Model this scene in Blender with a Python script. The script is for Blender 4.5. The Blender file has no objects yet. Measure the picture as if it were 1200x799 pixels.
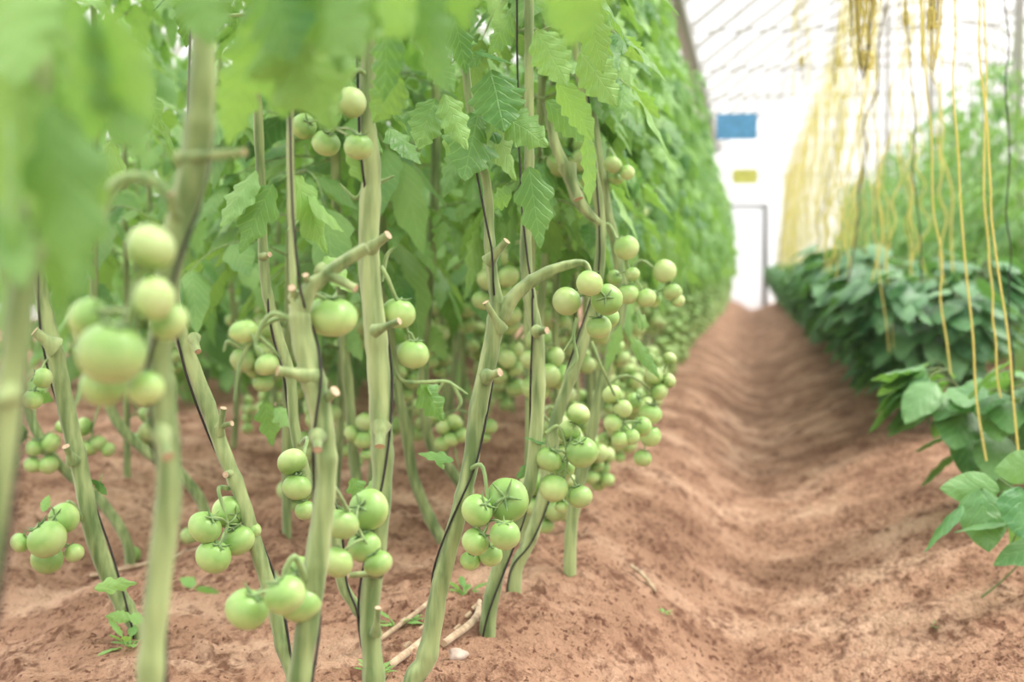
import bpy, math, random
import numpy as np
from mathutils import Vector, Matrix
random.seed(7)
rng = np.random.default_rng(7)
C = bpy.context.scene.collection
PI = math.pi

# ------------------------------------------------------------------ camera
F = 1667.0                      # focal length in pixels of the 1200 px frame (50 mm)
CAM = Vector((0.0, 0.0, 0.60))
VPX, VPY = 880.0, 318.0         # where the rows meet
yaw = math.atan((VPX-600)/F); pit = math.atan((399.5-VPY)/F)
cd = bpy.data.cameras.new('camera'); cam = bpy.data.objects.new('camera', cd); C.objects.link(cam)
cam.location = CAM
cam.rotation_euler = (PI/2-pit, 0, yaw)
cd.sensor_width = 36; cd.lens = 50; cd.clip_start = .02; cd.clip_end = 300
cd.dof.use_dof = True; cd.dof.focus_distance = 2.05; cd.dof.aperture_fstop = 3.8
bpy.context.scene.camera = cam
R3 = cam.rotation_euler.to_matrix()
def P(px, py, d):               # photo pixel and depth -> world point
    return CAM + R3 @ Vector(((px-600)/F*d, (399.5-py)/F*d, -d))
def S(px, d): return px/F*d     # pixel size -> metres

# ------------------------------------------------------------------ light
sc = bpy.context.scene
sc.view_settings.view_transform = 'Standard'; sc.view_settings.look = 'None'
sc.view_settings.exposure = 0.0; sc.view_settings.gamma = 1; sc.view_settings.use_curve_mapping = False
w = bpy.data.worlds.new('sky'); sc.world = w; w.use_nodes = True
bg = w.node_tree.nodes['Background']; bg.inputs[0].default_value = (1.0, .985, .95, 1); 
_tc = w.node_tree.nodes.new('ShaderNodeTexCoord'); _sp = w.node_tree.nodes.new('ShaderNodeSeparateXYZ'); w.node_tree.links.new(_tc.outputs['Generated'], _sp.inputs[0])
_mr = w.node_tree.nodes.new('ShaderNodeMapRange'); w.node_tree.links.new(_sp.outputs[2], _mr.inputs[0])     # overcast sky: zenith three times the horizon
_mr.inputs[1].default_value = 0; _mr.inputs[2].default_value = 1; _mr.inputs[3].default_value = 1.15; _mr.inputs[4].default_value = 3.8; w.node_tree.links.new(_mr.outputs[0], bg.inputs[1])
sd = bpy.data.lights.new('sun', 'SUN'); sd.energy = 3.8; sd.angle = math.radians(25); sd.color = (1, .95, .86)
so = bpy.data.objects.new('sun', sd); C.objects.link(so)
so.rotation_euler = Vector((-.62, -.22, -1.0)).to_track_quat('-Z', 'Y').to_euler()
sc.cycles.max_bounces = 10; sc.cycles.transparent_max_bounces = 16
sc.cycles.diffuse_bounces = 4; sc.cycles.transmission_bounces = 6

# ------------------------------------------------------------------ materials
def s2l(c): return tuple(((x/255)/12.92 if x/255 <= .04045 else ((x/255+.055)/1.055)**2.4) for x in c)
def newmat(name):
    m = bpy.data.materials.new(name); m.use_nodes = True
    nt = m.node_tree; nt.nodes.clear()
    out = nt.nodes.new('ShaderNodeOutputMaterial')
    return m, nt, out
def nd(nt, t, **k):
    n = nt.nodes.new(t)
    for a, b in k.items():
        if a.startswith('i_'):
            key = a[2:]; key = int(key) if key.isdigit() else key.replace('_', ' ')
            n.inputs[key].default_value = b
        else: setattr(n, a, b)
    return n
def ramp(nt, stops):
    r = nt.nodes.new('ShaderNodeValToRGB'); e = r.color_ramp.elements
    while len(e) > 1: e.remove(e[-1])
    e[0].position = stops[0][0]; e[0].color = (*stops[0][1], 1)
    for p, c in stops[1:]:
        x = e.new(p); x.color = (*c, 1)
    return r
def leaf_mat(name, dark, light, trans, tw=.38, rough=.44, veins=7.0, spec=.42):
    m, nt, out = newmat(name); L = nt.links
    tc = nd(nt, 'ShaderNodeTexCoord'); uv = nd(nt, 'ShaderNodeSeparateXYZ'); L.new(tc.outputs['UV'], uv.inputs[0])
    av = nd(nt, 'ShaderNodeMath', operation='ABSOLUTE'); L.new(uv.outputs[1], av.inputs[0])
    a = nd(nt, 'ShaderNodeMath', operation='MULTIPLY'); um = nd(nt, 'ShaderNodeMath', operation='MODULO'); um.inputs[1].default_value = 10; L.new(uv.outputs[0], um.inputs[0]); L.new(um.outputs[0], a.inputs[0]); a.inputs[1].default_value = veins
    uk = nd(nt, 'ShaderNodeMath', operation='DIVIDE'); uk.inputs[1].default_value = 100; L.new(uv.outputs[0], uk.inputs[0])
    b0 = nd(nt, 'ShaderNodeMath', operation='MULTIPLY_ADD'); L.new(av.outputs[0], b0.inputs[0]); b0.inputs[1].default_value = -2.2; L.new(a.outputs[0], b0.inputs[2])
    wn = nd(nt, 'ShaderNodeTexNoise', i_Scale=45.0); L.new(tc.outputs['Object'], wn.inputs['Vector'])
    b = nd(nt, 'ShaderNodeMath', operation='ADD'); L.new(b0.outputs[0], b.inputs[0]); L.new(wn.outputs[0], b.inputs[1])
    fr = nd(nt, 'ShaderNodeMath', operation='PINGPONG'); L.new(b.outputs[0], fr.inputs[0]); fr.inputs[1].default_value = .5
    mid = nd(nt, 'ShaderNodeMath', operation='MINIMUM')
    v2 = nd(nt, 'ShaderNodeMath', operation='MULTIPLY'); L.new(av.outputs[0], v2.inputs[0]); v2.inputs[1].default_value = 4
    L.new(fr.outputs[0], mid.inputs[0]); L.new(v2.outputs[0], mid.inputs[1])
    vr = nd(nt, 'ShaderNodeMapRange'); L.new(mid.outputs[0], vr.inputs[0]); vr.inputs[1].default_value = 0; vr.inputs[2].default_value = .13; vr.inputs[3].default_value = 1; vr.inputs[4].default_value = 0
    oi = nd(nt, 'ShaderNodeObjectInfo')
    no = nd(nt, 'ShaderNodeTexNoise', i_Scale=5.0); L.new(tc.outputs['Object'], no.inputs['Vector'])
    ad = nd(nt, 'ShaderNodeMath', operation='MULTIPLY_ADD'); L.new(uk.outputs[0], ad.inputs[0]); ad.inputs[1].default_value = .42; L.new(no.outputs[0], ad.inputs[2])
    r = ramp(nt, [(.42, s2l(dark)), (.88, s2l(light))]); L.new(ad.outputs[0], r.inputs[0])
    mx = nd(nt, 'ShaderNodeMix', data_type='RGBA'); L.new(r.outputs[0], mx.inputs[6]); mx.inputs[7].default_value = (*s2l(tuple(min(255, c*1.22+14) for c in light)), 1)
    vf = nd(nt, 'ShaderNodeMath', operation='MULTIPLY'); L.new(vr.outputs[0], vf.inputs[0]); vf.inputs[1].default_value = .22
    L.new(vf.outputs[0], mx.inputs[0])
    n2 = nd(nt, 'ShaderNodeTexNoise', i_Scale=110.0); L.new(tc.outputs['Object'], n2.inputs['Vector'])
    hs = nd(nt, 'ShaderNodeMath', operation='MULTIPLY_ADD'); L.new(vr.outputs[0], hs.inputs[0]); hs.inputs[1].default_value = -.8; L.new(n2.outputs[0], hs.inputs[2])
    bp = nd(nt, 'ShaderNodeBump', i_Strength=.45, i_Distance=.003); L.new(hs.outputs[0], bp.inputs['Height'])
    pb = nd(nt, 'ShaderNodeBsdfPrincipled', i_Roughness=rough); pb.inputs['Specular IOR Level'].default_value = spec
    L.new(mx.outputs[2], pb.inputs['Base Color']); L.new(bp.outputs[0], pb.inputs['Normal'])
    tr = nd(nt, 'ShaderNodeBsdfTranslucent'); tr.inputs[0].default_value = (*s2l(trans), 1)
    ms = nd(nt, 'ShaderNodeMixShader'); ms.inputs[0].default_value = tw
    L.new(pb.outputs[0], ms.inputs[1]); L.new(tr.outputs[0], ms.inputs[2]); L.new(ms.outputs[0], out.inputs[0])
    return m
M = {}
M['leaf'] = leaf_mat('tomato_leaf', (48, 106, 50), (140, 182, 104), (158, 208, 88), tw=.30)
M['pepper_leaf'] = leaf_mat('pepper_leaf', (46, 100, 58), (104, 152, 100), (120, 174, 76), tw=.24, rough=.36, veins=5, spec=.5)
M['pepper_young'] = leaf_mat('pepper_young_leaf', (58, 118, 64), (122, 168, 104), (140, 192, 80), tw=.3, rough=.4, veins=5, spec=.5)
def stem_mat(name, c1, c2, scale=60):
    m, nt, out = newmat(name); L = nt.links
    tc = nd(nt, 'ShaderNodeTexCoord')
    mp = nd(nt, 'ShaderNodeMapping'); mp.inputs['Scale'].default_value = (1, 1, .12); L.new(tc.outputs['Object'], mp.inputs[0])
    n = nd(nt, 'ShaderNodeTexNoise', i_Scale=float(scale), i_Detail=4.0); L.new(mp.outputs[0], n.inputs['Vector'])
    r = ramp(nt, [(.35, s2l(c1)), (.65, s2l(c2))]); L.new(n.outputs[0], r.inputs[0])
    bp = nd(nt, 'ShaderNodeBump', i_Strength=.5, i_Distance=.002); L.new(n.outputs[0], bp.inputs['Height'])
    pb = nd(nt, 'ShaderNodeBsdfPrincipled', i_Roughness=.6); pb.inputs['Specular IOR Level'].default_value = .3
    pb.inputs['Sheen Weight'].default_value = .25
    L.new(r.outputs[0], pb.inputs['Base Color']); L.new(bp.outputs[0], pb.inputs['Normal']); L.new(pb.outputs[0], out.inputs[0])
    return m
M['stem'] = stem_mat('vine_stem', (94, 118, 66), (160, 176, 118))
M['stalk'] = stem_mat('fruit_stalk', (112, 142, 84), (150, 174, 112), 90)
M['calyx'] = stem_mat('calyx_green', (84, 116, 66), (126, 156, 92), 90)
M['dry'] = stem_mat('dry_stem', (150, 124, 98), (196, 176, 144), 50)
M['wood_pepper'] = stem_mat('pepper_stem', (84, 108, 60), (118, 134, 80), 60)
def flat(name, c, rough=.6, spec=.3, bump=0, c2=None, scale=60):
    m, nt, out = newmat(name); L = nt.links
    pb = nd(nt, 'ShaderNodeBsdfPrincipled', i_Roughness=rough); pb.inputs['Specular IOR Level'].default_value = spec
    tc = nd(nt, 'ShaderNodeTexCoord'); n = nd(nt, 'ShaderNodeTexNoise', i_Scale=float(scale)); L.new(tc.outputs['Object'], n.inputs['Vector'])
    c2 = c2 or tuple(x*.86 for x in c)
    r = ramp(nt, [(.35, s2l(c2)), (.65, s2l(c))]); L.new(n.outputs[0], r.inputs[0]); L.new(r.outputs[0], pb.inputs['Base Color'])
    if bump:
        bp = nd(nt, 'ShaderNodeBump', i_Strength=bump, i_Distance=.004); L.new(n.outputs[0], bp.inputs['Height']); L.new(bp.outputs[0], pb.inputs['Normal'])
    L.new(pb.outputs[0], out.inputs[0]); return m
M['cut'] = flat('cut_stem_end', (206, 186, 158), .8, .1, .1, (184, 156, 130), 300)
M['dark_string'] = flat('dark_cord', (54, 50, 46), .6, .3)
M['twine'] = flat('yellow_twine', (240, 234, 160), .6, .3, .4, (222, 212, 126), 200)
_n = M['twine'].node_tree; _p = [q for q in _n.nodes if q.type == 'BSDF_PRINCIPLED'][0]; _o = [q for q in _n.nodes if q.type == 'OUTPUT_MATERIAL'][0]
_t = nd(_n, 'ShaderNodeBsdfTranslucent'); _t.inputs[0].default_value = (*s2l((240, 228, 150)), 1); _m = nd(_n, 'ShaderNodeMixShader'); _m.inputs[0].default_value = .45
_n.links.new(_p.outputs[0], _m.inputs[1]); _n.links.new(_t.outputs[0], _m.inputs[2]); _n.links.new(_m.outputs[0], _o.inputs[0])
M['twine_dark'] = flat('brown_twine', (110, 100, 68), .7)
M['blue'] = flat('blue_card', (104, 172, 228), .4, .4)
M['yellow'] = flat('yellow_card', (232, 226, 120), .4, .4)
M['steel'] = flat('grey_steel', (168, 166, 160), .5, .4)
M['steel_dark'] = flat('dark_steel', (112, 110, 110), .5, .4)
M['pebble'] = flat('pale_stone', (206, 190, 176), .9, .2, .6, (160, 140, 126), 40)
M['weed'] = leaf_mat('weed_leaf', (110, 158, 86), (150, 190, 110), (170, 214, 96), tw=.35)
# tomato skin: darker green shoulder, paler base
m, nt, out = newmat('green_tomato_skin'); L = nt.links
tc = nd(nt, 'ShaderNodeTexCoord'); sx = nd(nt, 'ShaderNodeSeparateXYZ'); L.new(tc.outputs['Object'], sx.inputs[0])
oi = nd(nt, 'ShaderNodeObjectInfo'); no = nd(nt, 'ShaderNodeTexNoise', i_Scale=1.6); L.new(tc.outputs['Object'], no.inputs['Vector'])
mr = nd(nt, 'ShaderNodeMapRange'); mr.inputs[1].default_value = -1.0; mr.inputs[2].default_value = 1.0; L.new(sx.outputs[2], mr.inputs[0])
ma = nd(nt, 'ShaderNodeMath', operation='MULTIPLY_ADD'); L.new(no.outputs[0], ma.inputs[0]); ma.inputs[1].default_value = .5; L.new(mr.outputs[0], ma.inputs[2])
r = ramp(nt, [(.25, s2l((196, 214, 152))), (.7, s2l((174, 200, 126))), (1.0, s2l((140, 178, 98)))]); L.new(ma.outputs[0], r.inputs[0])
hs = nd(nt, 'ShaderNodeHueSaturation'); vv = nd(nt, 'ShaderNodeMapRange'); L.new(oi.outputs['Random'], vv.inputs[0]); vv.inputs[3].default_value = .86; vv.inputs[4].default_value = 1.05
L.new(vv.outputs[0], hs.inputs['Value']); L.new(r.outputs[0], hs.inputs['Color'])
pb = nd(nt, 'ShaderNodeBsdfPrincipled', i_Roughness=.34); pb.inputs['Specular IOR Level'].default_value = .4
pb.inputs['Subsurface Weight'].default_value = .25; pb.inputs['Subsurface Radius'].default_value = (.6, 1, .3); pb.inputs['Subsurface Scale'].default_value = .01
L.new(hs.outputs[0], pb.inputs['Base Color']); L.new(pb.outputs[0], out.inputs[0]); M['tomato'] = m
# soil
m, nt, out = newmat('orange_soil'); L = nt.links
ge = nd(nt, 'ShaderNodeNewGeometry')
n1 = nd(nt, 'ShaderNodeTexNoise', i_Scale=3.0, i_Detail=6.0, i_Roughness=.6); L.new(ge.outputs['Position'], n1.inputs['Vector'])
mp = nd(nt, 'ShaderNodeMapping'); mp.inputs['Scale'].default_value = (1, .55, 1); mp.inputs['Rotation'].default_value = (0, 0, .6); L.new(ge.outputs['Position'], mp.inputs[0])
n2 = nd(nt, 'ShaderNodeTexNoise', i_Scale=58.0, i_Detail=5.0, i_Roughness=.6); L.new(mp.outputs[0], n2.inputs['Vector'])
n3 = nd(nt, 'ShaderNodeTexNoise', i_Scale=190.0, i_Detail=3.0); L.new(ge.outputs['Position'], n3.inputs['Vector'])
r1 = ramp(nt, [(.36, s2l((156, 121, 98))), (.5, s2l((180, 142, 117))), (.64, s2l((206, 171, 145)))]); L.new(n1.outputs[0], r1.inputs[0])
n4 = nd(nt, 'ShaderNodeTexNoise', i_Scale=11.0, i_Detail=3.0); L.new(mp.outputs[0], n4.inputs['Vector'])
q4 = nd(nt, 'ShaderNodeMath', operation='MULTIPLY_ADD'); L.new(n4.outputs[0], q4.inputs[0]); q4.inputs[1].default_value = .9; L.new(n2.outputs[0], q4.inputs[2])
r2 = ramp(nt, [(.74, (0, 0, 0)), (.97, (1, 1, 1))]); L.new(q4.outputs[0], r2.inputs[0])
mx = nd(nt, 'ShaderNodeMix', data_type='RGBA'); L.new(r2.outputs[0], mx.inputs[0]); mx.inputs[6].default_value = (*s2l((124, 90, 72)), 1); L.new(r1.outputs[0], mx.inputs[7])
ad = nd(nt, 'ShaderNodeMath', operation='MULTIPLY_ADD'); L.new(n3.outputs[0], ad.inputs[0]); ad.inputs[1].default_value = .35; L.new(n2.outputs[0], ad.inputs[2])
n5 = nd(nt, 'ShaderNodeTexNoise', i_Scale=85.0, i_Detail=2.0); L.new(mp.outputs[0], n5.inputs['Vector'])
q5 = nd(nt, 'ShaderNodeMath', operation='MULTIPLY_ADD'); L.new(n1.outputs[0], q5.inputs[0]); q5.inputs[1].default_value = -.5; L.new(n5.outputs[0], q5.inputs[2])
r5 = ramp(nt, [(.385, (0, 0, 0)), (.42, (1, 1, 1))]); L.new(q5.outputs[0], r5.inputs[0])
mx2 = nd(nt, 'ShaderNodeMix', data_type='RGBA'); L.new(r5.outputs[0], mx2.inputs[0]); L.new(mx.outputs[2], mx2.inputs[6]); mx2.inputs[7].default_value = (*s2l((112, 78, 62)), 1); mx = mx2
bp = nd(nt, 'ShaderNodeBump', i_Strength=1.0, i_Distance=.03); L.new(ad.outputs[0], bp.inputs['Height'])
pb = nd(nt, 'ShaderNodeBsdfPrincipled', i_Roughness=.95); pb.inputs['Specular IOR Level'].default_value = .1
L.new(mx.outputs[2], pb.inputs['Base Color']); L.new(bp.outputs[0], pb.inputs['Normal']); L.new(pb.outputs[0], out.inputs[0]); M['soil'] = m
# plastic film
def film(name, clear, tint=(.96, .97, 1)):
    m, nt, out = newmat(name); L = nt.links
    a = nd(nt, 'ShaderNodeBsdfTransparent'); b = nd(nt, 'ShaderNodeBsdfTranslucent'); b.inputs[0].default_value = (*tint, 1)
    c = nd(nt, 'ShaderNodeBsdfDiffuse'); c.inputs[0].default_value = (*tint, 1)
    s1 = nd(nt, 'ShaderNodeMixShader'); s1.inputs[0].default_value = .35; L.new(b.outputs[0], s1.inputs[1]); L.new(c.outputs[0], s1.inputs[2])
    s = nd(nt, 'ShaderNodeMixShader'); s.inputs[0].default_value = clear; L.new(s1.outputs[0], s.inputs[1]); L.new(a.outputs[0], s.inputs[2])
    L.new(s.outputs[0], out.inputs[0]); return m
M['film'] = film('roof_film', .86)
M['film_end'] = film('end_film', .25)

# ------------------------------------------------------------------ mesh tools
class MB:
    def __init__(s): s.v = []; s.f = []; s.u = []; s.mi = []; s.n = 0
    def add(s, v, f, uv=None, mi=0):
        v = np.asarray(v, dtype=np.float64); f = np.asarray(f, dtype=np.int64)
        s.v.append(v); s.f.append(f + s.n); s.u.append(np.zeros((len(v), 2)) if uv is None else np.asarray(uv))
        s.mi.append(np.full(len(f), mi)); s.n += len(v)
    def mesh(s, name, mats, smooth=True):
        me = bpy.data.meshes.new(name)
        V = np.vstack(s.v); U = np.vstack(s.u); Fq = np.vstack(s.f)
        # degenerate quads (repeat index) are used for triangles
        me.vertices.add(len(V)); me.vertices.foreach_set('co', V.astype(np.float32).ravel())
        tri = Fq[:, 2] == Fq[:, 3]
        cnt = np.where(tri, 3, 4); start = np.concatenate([[0], np.cumsum(cnt)[:-1]])
        flat_ = Fq.ravel(); keep = np.ones(len(flat_), bool); keep[np.where(tri)[0]*4+3] = False
        li = flat_[keep]
        me.loops.add(len(li)); me.loops.foreach_set('vertex_index', li.astype(np.int32))
        me.polygons.add(len(Fq)); me.polygons.foreach_set('loop_start', start.astype(np.int32))
        me.polygons.foreach_set('material_index', np.concatenate(s.mi).astype(np.int32))
        uvl = me.uv_layers.new(name='UVMap'); uvl.data.foreach_set('uv', U[li].astype(np.float32).ravel())
        for m_ in mats: me.materials.append(m_)
        me.update(calc_edges=True); me.validate()
        me.polygons.foreach_set('use_smooth', np.full(len(me.polygons), smooth))
        return me
def link(name, me, parent=None, loc=None):
    o = bpy.data.objects.new(name, me); C.objects.link(o)
    if parent is not None: o.parent = parent
    if loc is not None: o.location = loc
    return o
def tag(o, label, cat, group=None, kind=None):
    if label: o['label'] = label
    if cat: o['category'] = cat
    if group: o['group'] = group
    if kind: o['kind'] = kind
    return o
def thing(name, label, cat, loc=(0, 0, 0), rz=0, group=None):
    o = bpy.data.objects.new(name, None); C.objects.link(o); o.location = loc; o.rotation_euler = (0, 0, rz)
    o.empty_display_size = .05
    return tag(o, label, cat, group)
def struct(name, me, label=None):
    o = link(name, me); o['kind'] = 'structure'
    if label: o['label'] = label; o['category'] = name.split('_')[0]
    return o
def cr(pts, rad, n=6):          # Catmull-Rom
    p = np.array([tuple(q) for q in pts], float); r = np.array(rad, float)
    if len(p) == 2:
        t = np.linspace(0, 1, n+1)[:, None]; return p[0]*(1-t)+p[1]*t, r[0]*(1-t[:, 0])+r[1]*t[:, 0]
    pp = np.vstack([2*p[0]-p[1], p, 2*p[-1]-p[-2]]); rr = np.concatenate([[r[0]], r, [r[-1]]])
    P_, R_ = [], []
    for i in range(1, len(pp)-2):
        for k in range(n):
            t = k/n
            h = lambda a, b, c, d: .5*(2*b+(c-a)*t+(2*a-5*b+4*c-d)*t*t+(3*b-a-3*c+d)*t**3)
            P_.append(h(pp[i-1], pp[i], pp[i+1], pp[i+2])); R_.append(rr[i]*(1-t)+rr[i+1]*t)
    P_.append(pp[-2]); R_.append(rr[-2]); return np.array(P_), np.array(R_)
def tube(mb, pts, rad, seg=8, n=6, ridge=0.0, mi=0, cap=0, smooth=True):
    if np.isscalar(rad): rad = [rad]*len(pts)
    p, r = cr(pts, rad, n) if smooth else (np.array([tuple(q) for q in pts], float), np.array(rad, float))
    t = np.gradient(p, axis=0); t /= np.linalg.norm(t, axis=1)[:, None]+1e-9
    a = np.array([1., 0, 0]) if abs(t[0][0]) < .8 else np.array([0, 1., 0])
    u = np.cross(t[0], a); u /= np.linalg.norm(u); th = np.arange(seg)/seg*2*PI
    prof = 1 + ridge*np.cos(4*th+.5)
    V = []
    for i in range(len(p)):
        u = u - t[i]*u.dot(t[i]); u /= np.linalg.norm(u)+1e-9; w_ = np.cross(t[i], u)
        V.append(p[i] + (np.cos(th)*prof)[:, None]*u*r[i] + (np.sin(th)*prof)[:, None]*w_*r[i])
    V = np.vstack(V); k = len(p)
    i, j = np.meshgrid(np.arange(k-1), np.arange(seg), indexing='ij'); i = i.ravel(); j = j.ravel(); j2 = (j+1) % seg
    Fq = np.stack([i*seg+j, i*seg+j2, (i+1)*seg+j2, (i+1)*seg+j], 1)
    mb.add(V, Fq, mi=mi)
    for end, c_ in ((0, 0), (k-1, cap)):            # caps
        ring = V[end*seg:(end+1)*seg]; ctr = p[end]
        jj = np.arange(seg); nx = (jj+1) % seg
        ff = np.stack([jj, nx, np.full(seg, seg), np.full(seg, seg)], 1)
        if end == 0: ff = ff[:, [1, 0, 2, 3]]
        mb.add(np.vstack([ring, ctr[None]]), ff, mi=(c_ if end else mi))
def lathe(prof, seg):           # (r, z) profile
    th = np.arange(seg)/seg*2*PI; k = len(prof)
    V = np.vstack([np.stack([r_*np.cos(th), r_*np.sin(th), np.full(seg, z_)], 1) for r_, z_ in prof])
    i, j = np.meshgrid(np.arange(k-1), np.arange(seg), indexing='ij'); i = i.ravel(); j = j.ravel(); j2 = (j+1) % seg
    return V, np.stack([i*seg+j, i*seg+j2, (i+1)*seg+j2, (i+1)*seg+j], 1)
def box(mb, x0, x1, y0, y1, z0, z1, mi=0):
    v = [(x, y, z) for z in (z0, z1) for y in (y0, y1) for x in (x0, x1)]
    mb.add(v, [(0, 2, 3, 1), (4, 5, 7, 6), (0, 1, 5, 4), (2, 6, 7, 3), (0, 4, 6, 2), (1, 3, 7, 5)], mi=mi)

# ------------------------------------------------------------------ ground
def vnoise(x, y, seed):
    xi = np.floor(x).astype(np.int64); yi = np.floor(y).astype(np.int64); fx = x-xi; fy = y-yi
    fx = fx*fx*(3-2*fx); fy = fy*fy*(3-2*fy)
    def h(a, b):
        n = (a*374761393 + b*668265263 + seed*1442695) & 0x7fffffff
        n = ((n ^ (n >> 13))*1274126177) & 0x7fffffff
        return ((n ^ (n >> 16)) & 0xffff)/65535.0
    return (h(xi, yi)*(1-fx)+h(xi+1, yi)*fx)*(1-fy)+(h(xi, yi+1)*(1-fx)+h(xi+1, yi+1)*fx)*fy-.5
def gz(x, y, fine=False):
    x = np.asarray(x, float); y = np.asarray(y, float)
    xw = x + .05*vnoise(y*.3, x*0+3, 5)
    def fur(c, wl, wr, dep): return -dep*np.exp(-((xw-c)**2)/(2*np.where(xw < c, wl, wr)**2))
    z = fur(.03, .17, .27, .20)+fur(1.28, .18, .18, .16)+fur(-1.5, .2, .2, .1)+fur(-3.1, .25, .25, .1)+fur(-.76, .12, .12, .025)
    a_ = x*.8+y*.6; b_ = y*.8-x*.6; fd = np.clip(1-(y-3)/7, .12, 1)
    z = z + fd*(.030*vnoise(a_*1.7, b_*2.1, 11)+.018*vnoise(a_*5, b_*4.1, 12))
    if fine:
        z = z + fd*(0.014*vnoise(a_*13, b_*10, 13)+.014*vnoise(a_*30, b_*27, 14)+.009*vnoise(b_*70, a_*64, 15))
        c = vnoise(x*48, y*40, 21)+.6*vnoise(x*20, y*17, 22); z = z + fd*np.clip(c-.36, 0, .25)*.07
    return z
def GZ(x, y): return float(gz(x, y))
xs = np.concatenate([np.linspace(-9, -3.4, 50), np.linspace(-3.35, -1.4, 150), np.linspace(-1.39, 1.3, 340), np.linspace(1.32, 3, 60), np.linspace(3.1, 9, 50)])
ys = np.concatenate([np.linspace(-3, .7, 30), .72*(8/.72)**np.linspace(0, 1, 620), np.linspace(8.1, 30.5, 220)])
X, Y = np.meshgrid(xs, ys); Z = gz(X, Y, True); nx, ny = len(xs), len(ys)
i, j = np.meshgrid(np.arange(ny-1), np.arange(nx-1), indexing='ij'); i = i.ravel(); j = j.ravel()
g = MB(); g.add(np.stack([X.ravel(), Y.ravel(), Z.ravel()], 1), np.stack([i*nx+j, i*nx+j+1, (i+1)*nx+j+1, (i+1)*nx+j], 1))
floor = struct('floor', g.mesh('floor', [M['soil']]))

# ------------------------------------------------------------------ greenhouse shell
def arch(x0, x1, zs, rise, n=25):
    t = np.linspace(0, 1, n); return np.stack([x0+(x1-x0)*t, zs+rise*np.sin(PI*t)], 1)
YE = 30.2
SP = [(-8.2, -.72), (-.72, 6.5)]
ZG, RISE = 3.15, 1.9
mb = MB()
for a_, b_ in SP:
    pr = arch(a_, b_, ZG, RISE)
    V = np.vstack([np.stack([pr[:, 0], np.full(len(pr), y), pr[:, 1]], 1) for y in (-3, YE)]); k = len(pr); jj = np.arange(k-1)
    mb.add(V, np.stack([jj, jj+1, k+jj+1, k+jj], 1))
struct('ceiling', mb.mesh('ceiling', [M['film']]))
def quad(name, pts, mat):
    mb = MB(); mb.add(pts, [(0, 1, 2, 3)]); return struct(name, mb.mesh(name, [mat], False))
quad('wall_left', [(-8.2, -3, -.3), (-8.2, YE, -.3), (-8.2, YE, ZG), (-8.2, -3, ZG)], M['film'])
quad('wall_right', [(6.5, -3, -.3), (6.5, YE, -.3), (6.5, YE, ZG), (6.5, -3, ZG)], M['film'])
mb = MB()
for a_, b_ in SP:
    pr = arch(a_, b_, ZG, RISE); k = len(pr); jj = np.arange(k-1)
    V = np.vstack([np.stack([pr[:, 0], np.full(k, YE), np.full(k, -.3)], 1), np.stack([pr[:, 0], np.full(k, YE), pr[:, 1]], 1)])
    mb.add(V, np.stack([jj, jj+1, k+jj+1, k+jj], 1))
struct('wall_back', mb.mesh('wall_back', [M['film_end']]))
tn = [0]
def trim(mb, mat):
    tn[0] += 1; return struct('trim_%d' % tn[0], mb.mesh('trim', [mat]))
for q, y in enumerate(np.arange(-2, YE, 1.45)):                        # roof ribs
    mb = MB()
    for a_, b_ in SP:
        pr = arch(a_, b_, ZG, RISE-.05, 19); tube(mb, [(x, y, z) for x, z in pr], .03, 6, 1)
        if q % 2 == 0 and a_ > -2: tube(mb, [(a_, y, ZG), (b_, y, ZG)], .014, 6, 1)
    trim(mb, M['steel'])
for xg in (-.72, 6.4, -8.1):                                         # gutters
    mb = MB(); box(mb, xg-.08, xg+.08, -3, YE, ZG-.1, ZG+.02); trim(mb, M['steel'])
for t in (.18, .34, .5, .66, .82):                                   # purlins
    mb = MB()
    for a_, b_ in SP: tube(mb, [(a_+(b_-a_)*t, -3, ZG+(RISE-.06)*math.sin(PI*t)), (a_+(b_-a_)*t, YE, ZG+(RISE-.06)*math.sin(PI*t))], .014, 6, 1)
    trim(mb, M['steel'])
for y in (6.5, 12.3, 18.1, 23.9):                                    # columns
    for x in (-.72, 2.15):
        mb = MB(); z1 = ZG if x < 0 else ZG+RISE*math.sin(PI*(x+.72)/7.22)
        tube(mb, [(x, y, -.1), (x, y, z1-.03)], .04, 10, 1); trim(mb, M['steel'])
mb = MB()                                                            # door frame in the end wall
box(mb, .24, .34, YE-.12, YE-.04, -.2, 2.0); box(mb, -1.0, -.9, YE-.12, YE-.04, -.2, 2.0); box(mb, -.9, .24, YE-.12, YE-.04, 1.95, 2.0)
trim(mb, M['steel_dark'])
mb = MB(); box(mb, -.9, .24, YE-.1, YE-.05, -.15, 2.0)
struct('door_1', mb.mesh('door_1', [M['film_end']], False))
mb = MB()
for z in (2.6,): tube(mb, [(-8, YE-.06, z), (6.4, YE-.06, z)], .02, 6, 1)
trim(mb, M['steel'])
WIRES = [(-.45, 2.45), (-1.05, 2.45), (.62, 2.4), (1.8, 2.4)]
for xw, zw in WIRES:                                                  # overhead wires carrying the strings
    mb = MB(); tube(mb, [(xw, -2, zw), (xw, YE-.1, zw)], .003, 5, 1); trim(mb, M['steel_dark'])

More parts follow.
